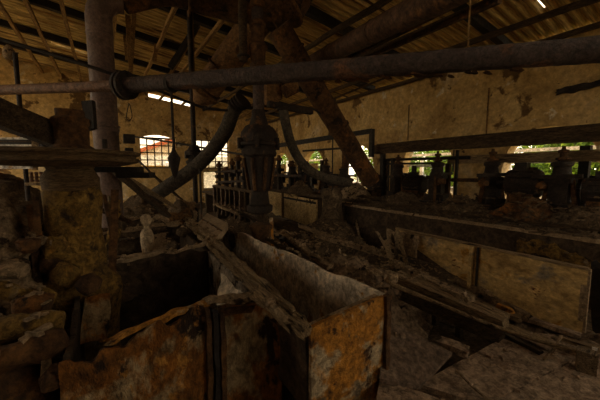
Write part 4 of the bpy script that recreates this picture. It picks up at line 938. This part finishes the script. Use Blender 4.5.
# lumpy pillar between the panels
q = P(331, 245, 7.6)
mb = MB(); mb.lathe((q.x, q.y, 0), [(0, .42), (.2, .40), (.5, .30), (.9, .24), (1.15, .26), (1.3, .2)], 20, rough=.07, nsc=4); one('crusted_pillar', mb, 'dirt', 'lumpy crusted pillar between the pale panel and the dark launder', 'pillar')
# near light panel, right
FX = 3.7
T0 = onx(397, 229, FX); T1 = onx(589, 270, FX); B1 = onx(589, 334, FX)
t = thing('stained_board', 'long stained pale panel with a vertical strap, right foreground', 'panel', (FX, 1.8, B1.z))
bl = onx(412, 246, FX); bm1 = onx(450, 272, FX); bm2 = onx(520, 309, FX)
def fz_top(y): return T1.z+(T0.z-T1.z)*(y-T1.y)/(T0.y-T1.y)
outline = [(T0, onx(399, 238, FX)), (onx(420, 234.5, FX), onx(420, 250, FX)), (onx(452, 241, FX), bm1), (onx(500, 251, FX), onx(500, 297, FX)), (onx(545, 260.5, FX), onx(545, 320, FX)), (T1, B1)]
mb = MB()
for side in (0, 1): pass
for k in range(5):
    a, b = outline[k], outline[k+1]
    q0, q1 = a[0], b[0]; r0, r1 = a[1], b[1]
    mb.sheet(q0, q1, V((FX, q1.y, r1.z)), V((FX, q0.y, r0.z)), nu=10, nw=10, thick=.05, rough=0.004, nsc=3)
part('board', mb, 'panelb', t)
mb = MB(); u0 = onx(475, 246, FX); u1 = onx(478, 287, FX); mb.bar((FX-.05, u0.y, u1.z), (FX-.05, u0.y, u0.z), .10, .03, n=8, rough=.004); part('strap', mb, 'panelb', t)
mb = MB(); mb.bar((FX-.045, u0.y-.06, u1.z), (FX-.045, u0.y-.06, u0.z), .02, .02); part('strap_edge', mb, 'black', t)
mb = MB(); mb.bar((FX-.01, T1.y+.01, B1.z), (FX-.01, T1.y+.01, T1.z+.01), .03, .06, n=8, rough=.003); part('end_edge', mb, 'ldirt', t, 'pale worn end edge')
mb = MB(); mb.bar(T0+V((-.01, 0, .01)), T1+V((-.01, 0, .01)), .06, .025, n=30, rough=.006); part('top_edge', mb, 'wood', t)
mb = MB(); mb.sheet(T0+V((-.06, .12, .02)), T0+V((-.07, -.5, -.04)), T0+V((-.10, -.45, -.34)), T0+V((-.06, .10, -.28)), nu=14, nw=10, thick=.03, rough=.04, tear=.06, stear=.08, nsc=5); part('torn_flap', mb, 'ldirt', t, 'torn upper corner')
mb = MB(); mb.bar(onx(455, 278, FX-.02), onx(530, 318, FX-.02), .10, .09, n=30, rough=.03, nsc=8); part('bottom_crust', mb, 'ldirt', t)
# posts and torn uprights at the left end of the panel
for k, (x0, y0, x1, y1, d, w, m_, lab) in enumerate([
    (398, 232, 408, 268, 4.3, .10, 'wood', 'split upright post at the left end of the stained front panel'),
    (392, 236, 404, 290, 4.4, .07, 'ldirt', 'thin splintered upright left of the split post'),
    (386, 242, 402, 300, 4.2, .13, 'wood', 'thick leaning post holding the rod end, centre right'),
    (357, 222, 359, 240, 7.0, .06, 'ldirt', 'short pale stake in front of the dark launder side'),
    (377, 232, 388, 250, 5.6, .09, 'ldirt', 'splintered stake left of the stained front panel')]):
    mb = MB(); A = P(x0, y0, d); B = P(x1, y1, d); mb.bar(B, A, w, w*.5, n=12, rough=.014, nsc=7, ragged=.12); one('broken_post', mb, m_, lab, 'post')
timber('iron_post', P(597, 262, 2.9), P(598, 332, 2.9), .07, .07, 'black', 'black post at the right edge beside the stained front panel', 'post')
# ------------------------------------------------------------------ debris on the right floor
def pslab(name, px, z, thick, m, label, cat, rough=.006, n=10):
    cs = [onz(x, y, zz_) for (x, y), zz_ in zip(px, z if isinstance(z, (list, tuple)) else [z]*4)]
    return one(name, MB().slab(cs, thick, rough, n), m, label, cat)
pslab('floor_board', [(417, 384), (503, 338), (572, 360), (484, 404)], .16, .06, 'slab', 'wide dusty floor board in the lower right, nearest the dark channel', 'board', n=24)
pslab('floor_board', [(486, 405), (574, 361), (650, 386), (570, 432)], .15, .06, 'slab', 'wide dusty floor board in the lower right corner', 'board', n=24)
pslab('floor_board', [(380, 377), (446, 402), (470, 440), (372, 440)], .22, .10, 'slab', 'thick dusty board at the bottom edge right of the orange end plate', 'board', rough=.01, n=20)
pslab('floor_board', [(505, 330), (600, 338), (640, 372), (560, 356)], .12, .05, 'slab', 'dusty board below the stained front panel at the right edge', 'board', n=20)
pslab('chute_plate', [(382, 318), (452, 352), (420, 386), (380, 378)], [.42, .22, .18, .30], .03, 'slat', 'smooth dusty plate sloping into the dark channel right of the orange end plate', 'plate', n=16)
# heavy timber over the channel
def tim(a, b, w, h, m, lab, cat='timber', name='timber', rough=.012, ragged=.05, n=30, nsc=6): return timber(name, a, b, w, h, m, lab, cat, None, n, rough, ragged, nsc)
tim(onz(396, 276, .42), onz(505, 322, .30), .22, .10, 'wood', 'broad weathered timber running beside the dark channel, centre right')
tim(onz(392, 262, .45), onz(470, 300, .40), .12, .07, 'ldirt', 'crusted timber edge behind the broad weathered timber')
tim(onz(404, 294, .38), onz(500, 338, .20), .05, .14, 'darkwood', 'dark side timber along the channel below the broad weathered one')
t = one('channel_rod', MB().tube([onz(391, 284, .50), onz(440, 304, .40), onz(500, 328, .30), onz(580, 352, .26)], [.03, .018, .018, .02], 8, smooth=3, rough=.002), 'wood', 'long thin rod running down right along the dark channel', 'rod')
one('rod_knob', MB().lathe(onz(391, 284, .46), [(0, .04), (.03, .075), (.09, .08), (.13, .06), (.14, .02)], 12, rough=.012), 'ldirt', 'round knob at the upper end of the long thin rod', 'knob')
for k, (x, y0, y1, d, lab) in enumerate([(424, 296, 330, 3.5, 'upright stub in the dark channel, leftmost of three'), (436, 300, 338, 3.35, 'upright stub in the dark channel, middle of three'), (460, 312, 344, 3.1, 'upright stub in the dark channel, rightmost of three')]):
    A = P(x, y0, d); B = P(x, y1, d); mb = MB(); mb.bar((A.x, A.y, .02), (A.x, A.y, A.z), .06, .05, n=8, rough=.006); one('channel_stub', mb, 'darkwood', lab, 'stub')
# end block of the rod
q = onz(585, 374, .12)
t = thing('end_block', 'small wooden block with a pale edge holding the rod, lower right', 'block', q)
mb = MB(); mb.box(q+V((0, 0, .10)), (.10, .12, .2), Matrix.Rotation(.3, 3, 'Z')); part('block', mb, 'woodx', t)
mb = MB(); mb.box(q+V((.055, -.03, .11)), (.012, .03, .22), Matrix.Rotation(.3, 3, 'Z')); part('edge', mb, 'white', t, 'pale edge')
# loose planks: pixel ends with the height above the floor
PL = [
 ((318, 236), (392, 256), .62, .55, .12, .05, 'ldirt', 'long flat plank below the dark launder side, centre'),
 ((300, 226), (372, 252), .62, .52, .09, .05, 'wood', 'narrow plank just left of the long flat plank, centre'),
 ((280, 232), (330, 268), .60, .50, .10, .05, 'wood', 'plank slanting over the launder edge right of the barrel'),
 ((262, 236), (300, 256), .70, .62, .05, .04, 'darkwood', 'dark lath right of the lower barrel sleeve'),
 ((333, 262), (372, 300), .45, .35, .10, .05, 'darkwood', 'dark plank on the central rubble, sloping to the channel'),
 ((345, 290), (362, 283), .55, .62, .03, .03, 'ldirt', 'short pale stick on the central rubble'),
 ((404, 258), (440, 296), .40, .30, .12, .05, 'darkwood', 'dark plank in the hollow under the stained front panel'),
 ((440, 292), (520, 318), .25, .20, .14, .05, 'wood', 'plank lying below the stained front panel, left half'),
 ((470, 300), (580, 334), .20, .16, .16, .04, 'slab', 'flat plank below the stained front panel, right half'),
 ((478, 318), (548, 342), .22, .18, .10, .04, 'wood', 'plank between the rod and the flat plank'),
 ((497, 305), (512, 312), .30, .28, .06, .05, 'orange', 'small orange chip below the stained front panel'),
 ((545, 360), (561, 336), .17, .32, .018, .018, 'ldirt', 'thin pale stick leaning over the rod, lower right'),
 ((456, 371), (488, 400), .19, .19, .014, .012, 'ldirt', 'thin pale stick on the wide floor board, bottom'),
 ((440, 342), (468, 352), .20, .20, .12, .06, 'slab', 'short board end at the right lip of the dark channel'),
 ((505, 334), (540, 352), .18, .18, .05, .03, 'darkwood', 'dark lath under the rod, lower right'),
 ((560, 338), (600, 350), .18, .18, .06, .04, 'wood', 'short board by the end block, right edge'),
 ((552, 345), (600, 362), .17, .15, .03, .03, 'ldirt', 'pale lath by the end block, right edge'),
 ((222, 206), (262, 222), .85, .75, .10, .05, 'darkwood', 'dark plank left of the lower barrel sleeve'),
 ((214, 204), (238, 214), .95, .85, .06, .05, 'ldirt', 'pale plank end behind the tin cover'),
 ((246, 214), (282, 238), .72, .6, .10, .04, 'black', 'black plank crossing in front of the staved tank'),
 ((360, 196), (440, 206), 1.08, 1.04, .10, .05, 'darkwood', 'dark plank on the back launder cover, left'),
 ((440, 200), (540, 214), 1.05, 1.0, .12, .05, 'darkwood', 'dark plank on the back launder cover, right'),
 ((395, 201), (450, 206), 1.03, 1.03, .06, .05, 'rust', 'rusty lath on the back launder cover'),
 ((540, 214), (600, 222), 1.0, .98, .10, .05, 'rust', 'rusty plank at the right end of the back launder cover'),
]
for (a, b, z0, z1, w, h, m_, lab) in PL:
    tim(onz(*a, z0), onz(*b, z1), w, h, m_, lab, 'plank', 'loose_plank', n=18)
# rubble
for (x, y, z, rx, ry, h, m_, lab, ang) in [
 (352, 276, 0, .75, 1.1, .55, 'ldirt2', 'large central rubble heap between the launder and the stained panel', 0),
 (300, 250, 0, .7, 1.3, .62, 'dirt', 'rubble heap right of the central barrel behind the launder', 0),
 (420, 290, 0, .5, 1.0, .16, 'dirt', 'rubble under the left end of the stained front panel', 0),
 (520, 322, 0, .5, .9, .13, 'ldirt2', 'low rubble under the stained front panel', 0),
 (330, 228, 0, .9, 1.0, .6, 'dirt', 'rubble heap at the foot of the dark launder side', 0),
 (250, 214, 0, .8, 1.0, .72, 'dirt', 'rubble heap in front of the staved tank', 0),
 (596, 345, 0, .4, .4, .13, 'ldirt2', 'low rubble by the end block at the right edge', 0)]:
    q = onz(x, y, z+h*.6); heap('rubble_heap', (q.x, q.y, z), rx, ry, h, m_, lab, n=48, rough=.10, nsc=5)
# curved torn sheet on the central rubble
mb = MB(); cpts = []
A = P(378, 250, 4.6)
vs = []; fs = []; n_ = 18; w_ = 8
for side in (0, 1):
    for j in range(w_+1):
        for i in range(n_+1):
            a = -.5+2.1*i/n_; r = .30-.012*side
            p = A+V((-.1+.18*j/w_*1.0, .55*j/w_, -.05))+V((-math.sin(a)*r*.6, -math.cos(a)*r*.3, math.cos(a)*r-.25))
            vs.append(p+nv(p, 6)*.035)
K_ = (n_+1)*(w_+1)
for j in range(w_):
    for i in range(n_):
        a = j*(n_+1)+i; fs.append((a, a+1, a+n_+2, a+n_+1)); fs.append((a+K_, a+n_+1+K_, a+n_+2+K_, a+1+K_))
for i in range(n_): fs.append((i, i+K_, i+1+K_, i+1)); a = w_*(n_+1)+i; fs.append((a, a+1, a+1+K_, a+K_))
mb.add(vs, fs); one('curled_sheet', mb, 'ldirt2', 'curled dusty sheet of lining on the central rubble', 'sheet')
# uncountable splinters and flakes
def splinters(name, n, fn, m, label, smin=.03, smax=.16, seed=1):
    R = random.Random(seed); mb = MB()
    for k in range(n):
        c = fn(R); L = smin+(smax-smin)*R.random()**2; w = .008+.022*R.random()
        d = V((R.gauss(0, 1), R.gauss(0, 1.3), R.gauss(0, .35))).normalized()
        s = d.cross(V((0, 0, 1))).normalized(); u = s.cross(d); h = .004+.010*R.random()
        a = c-d*L/2; b = c+d*L/2; k2 = .3+.7*R.random()
        mb.add([a-s*w-u*h, a+s*w-u*h, a+s*w*.8+u*h, a-s*w*.8+u*h, b-s*w*k2-u*h, b+s*w*k2-u*h, b+s*w*k2+u*h, b-s*w*k2+u*h], [(0, 1, 2, 3), (4, 7, 6, 5), (0, 4, 5, 1), (1, 5, 6, 2), (2, 6, 7, 3), (3, 7, 4, 0)])
    return one(name, mb, m, label, 'debris', None, 'stuff')
bpy.context.view_layer.update()
from mathutils.bvhtree import BVHTree
dg = bpy.context.evaluated_depsgraph_get()
def top(x, y, z0):
    hit, loc, *_ = S.ray_cast(dg, V((x, y, z0)), V((0, 0, -1)))
    return loc.z if hit else 0
def field(x0, x1, y0, y1, z0=1.3):
    def f(R):
        x = x0+(x1-x0)*R.random(); y = y0+(y1-y0)*R.random(); return V((x, y, max(0, top(x, y, z0))+.008))
    return f
splinters('splinters', 1500, field(1.8, 3.6, 2.2, 7.0, .75), 'ldirt', 'litter of pale splinters over the central rubble', seed=2)
splinters('splinters', 420, field(3.4, 5.0, 1.6, 6.5, .5), 'wood', 'litter of splinters on the floor before the dark launder side', seed=3)
splinters('flakes', 1400, field(5.0, 6.5, .3, 9.0, 1.35), 'dirt', 'litter of scale flakes over the back launder cover and drive deck', smin=.05, smax=.26, seed=4)
splinters('flakes', 500, field(.0, 1.2, 3.3, 7.8, .98), 'wood', 'litter of pale flakes over the far left tanks', seed=5)
splinters('flakes', 260, field(-1.5, -.3, 1.5, 3.4, 1.4), 'ldirt', 'litter of flakes on the rubble left of the pedestal', seed=6)
splinters('chips', 70, field(1.8, 4.2, .3, 1.8, .5), 'slab', 'litter of chips on the wide floor boards', smin=.015, smax=.06, seed=7)
splinters('flakes', 300, field(1.6, 3.2, 6.0, 9.0, 1.05), 'ldirt', 'litter of pale flakes in front of the staved tank', seed=8)
# ------------------------------------------------------------------ light: plain overcast sky through the openings
w = bpy.data.worlds.new('sky'); S.world = w; w.use_nodes = True
bg = w.node_tree.nodes['Background']; bg.inputs['Color'].default_value = (1.0, .83, .60, 1); bg.inputs['Strength'].default_value = 3.4
# sampling portals set in the wall and roof openings (they give no light of their own)
def portal(c, w_, h_, d):
    l = bpy.data.lights.new('daylight_opening', 'AREA'); l.shape = 'RECTANGLE'; l.size = w_; l.size_y = h_; l.cycles.is_portal = True
    o = bpy.data.objects.new('daylight_opening', l); COL.objects.link(o); o.location = V(c); o.rotation_euler = V(d).to_track_quat('-Z', 'Y').to_euler()
for c in ARCH: portal((XR+TH+.02, c, (SILL+CROWN)/2), AW*2, CROWN-SILL, (-1, 0, 0))
for q in (W1, W2, W2D): portal(((q[0]+q[1])/2, YF+TH+.02, (q[2]+q[3])/2), q[1]-q[0], q[3]-q[2]+.2, (0, -1, 0))
for (a, b) in LO: portal((XL-TH-.02, (a+b)/2, 2.6), b-a, 4.8, (1, 0, 0))
for (a, b, z0, z1) in NO: portal(((a+b)/2, YN-TH-.02, (z0+z1)/2), b-a, z1-z0, (0, 1, 0))
for h in holes[:3]: portal(((h[0]+h[1])/2, (h[2]+h[3])/2, zroof((h[0]+h[1])/2)+.45), h[1]-h[0]+.3, h[3]-h[2]+.3, (0, 0, -1))
S.view_settings.view_transform = 'Standard'; S.view_settings.look = 'None'; S.view_settings.gamma = 1.0; S.view_settings.use_curve_mapping = False
S.view_settings.exposure = 0.0
S.cycles.use_denoising = True
S.cycles.max_bounces = 8; S.cycles.diffuse_bounces = 5; S.cycles.transparent_max_bounces = 12
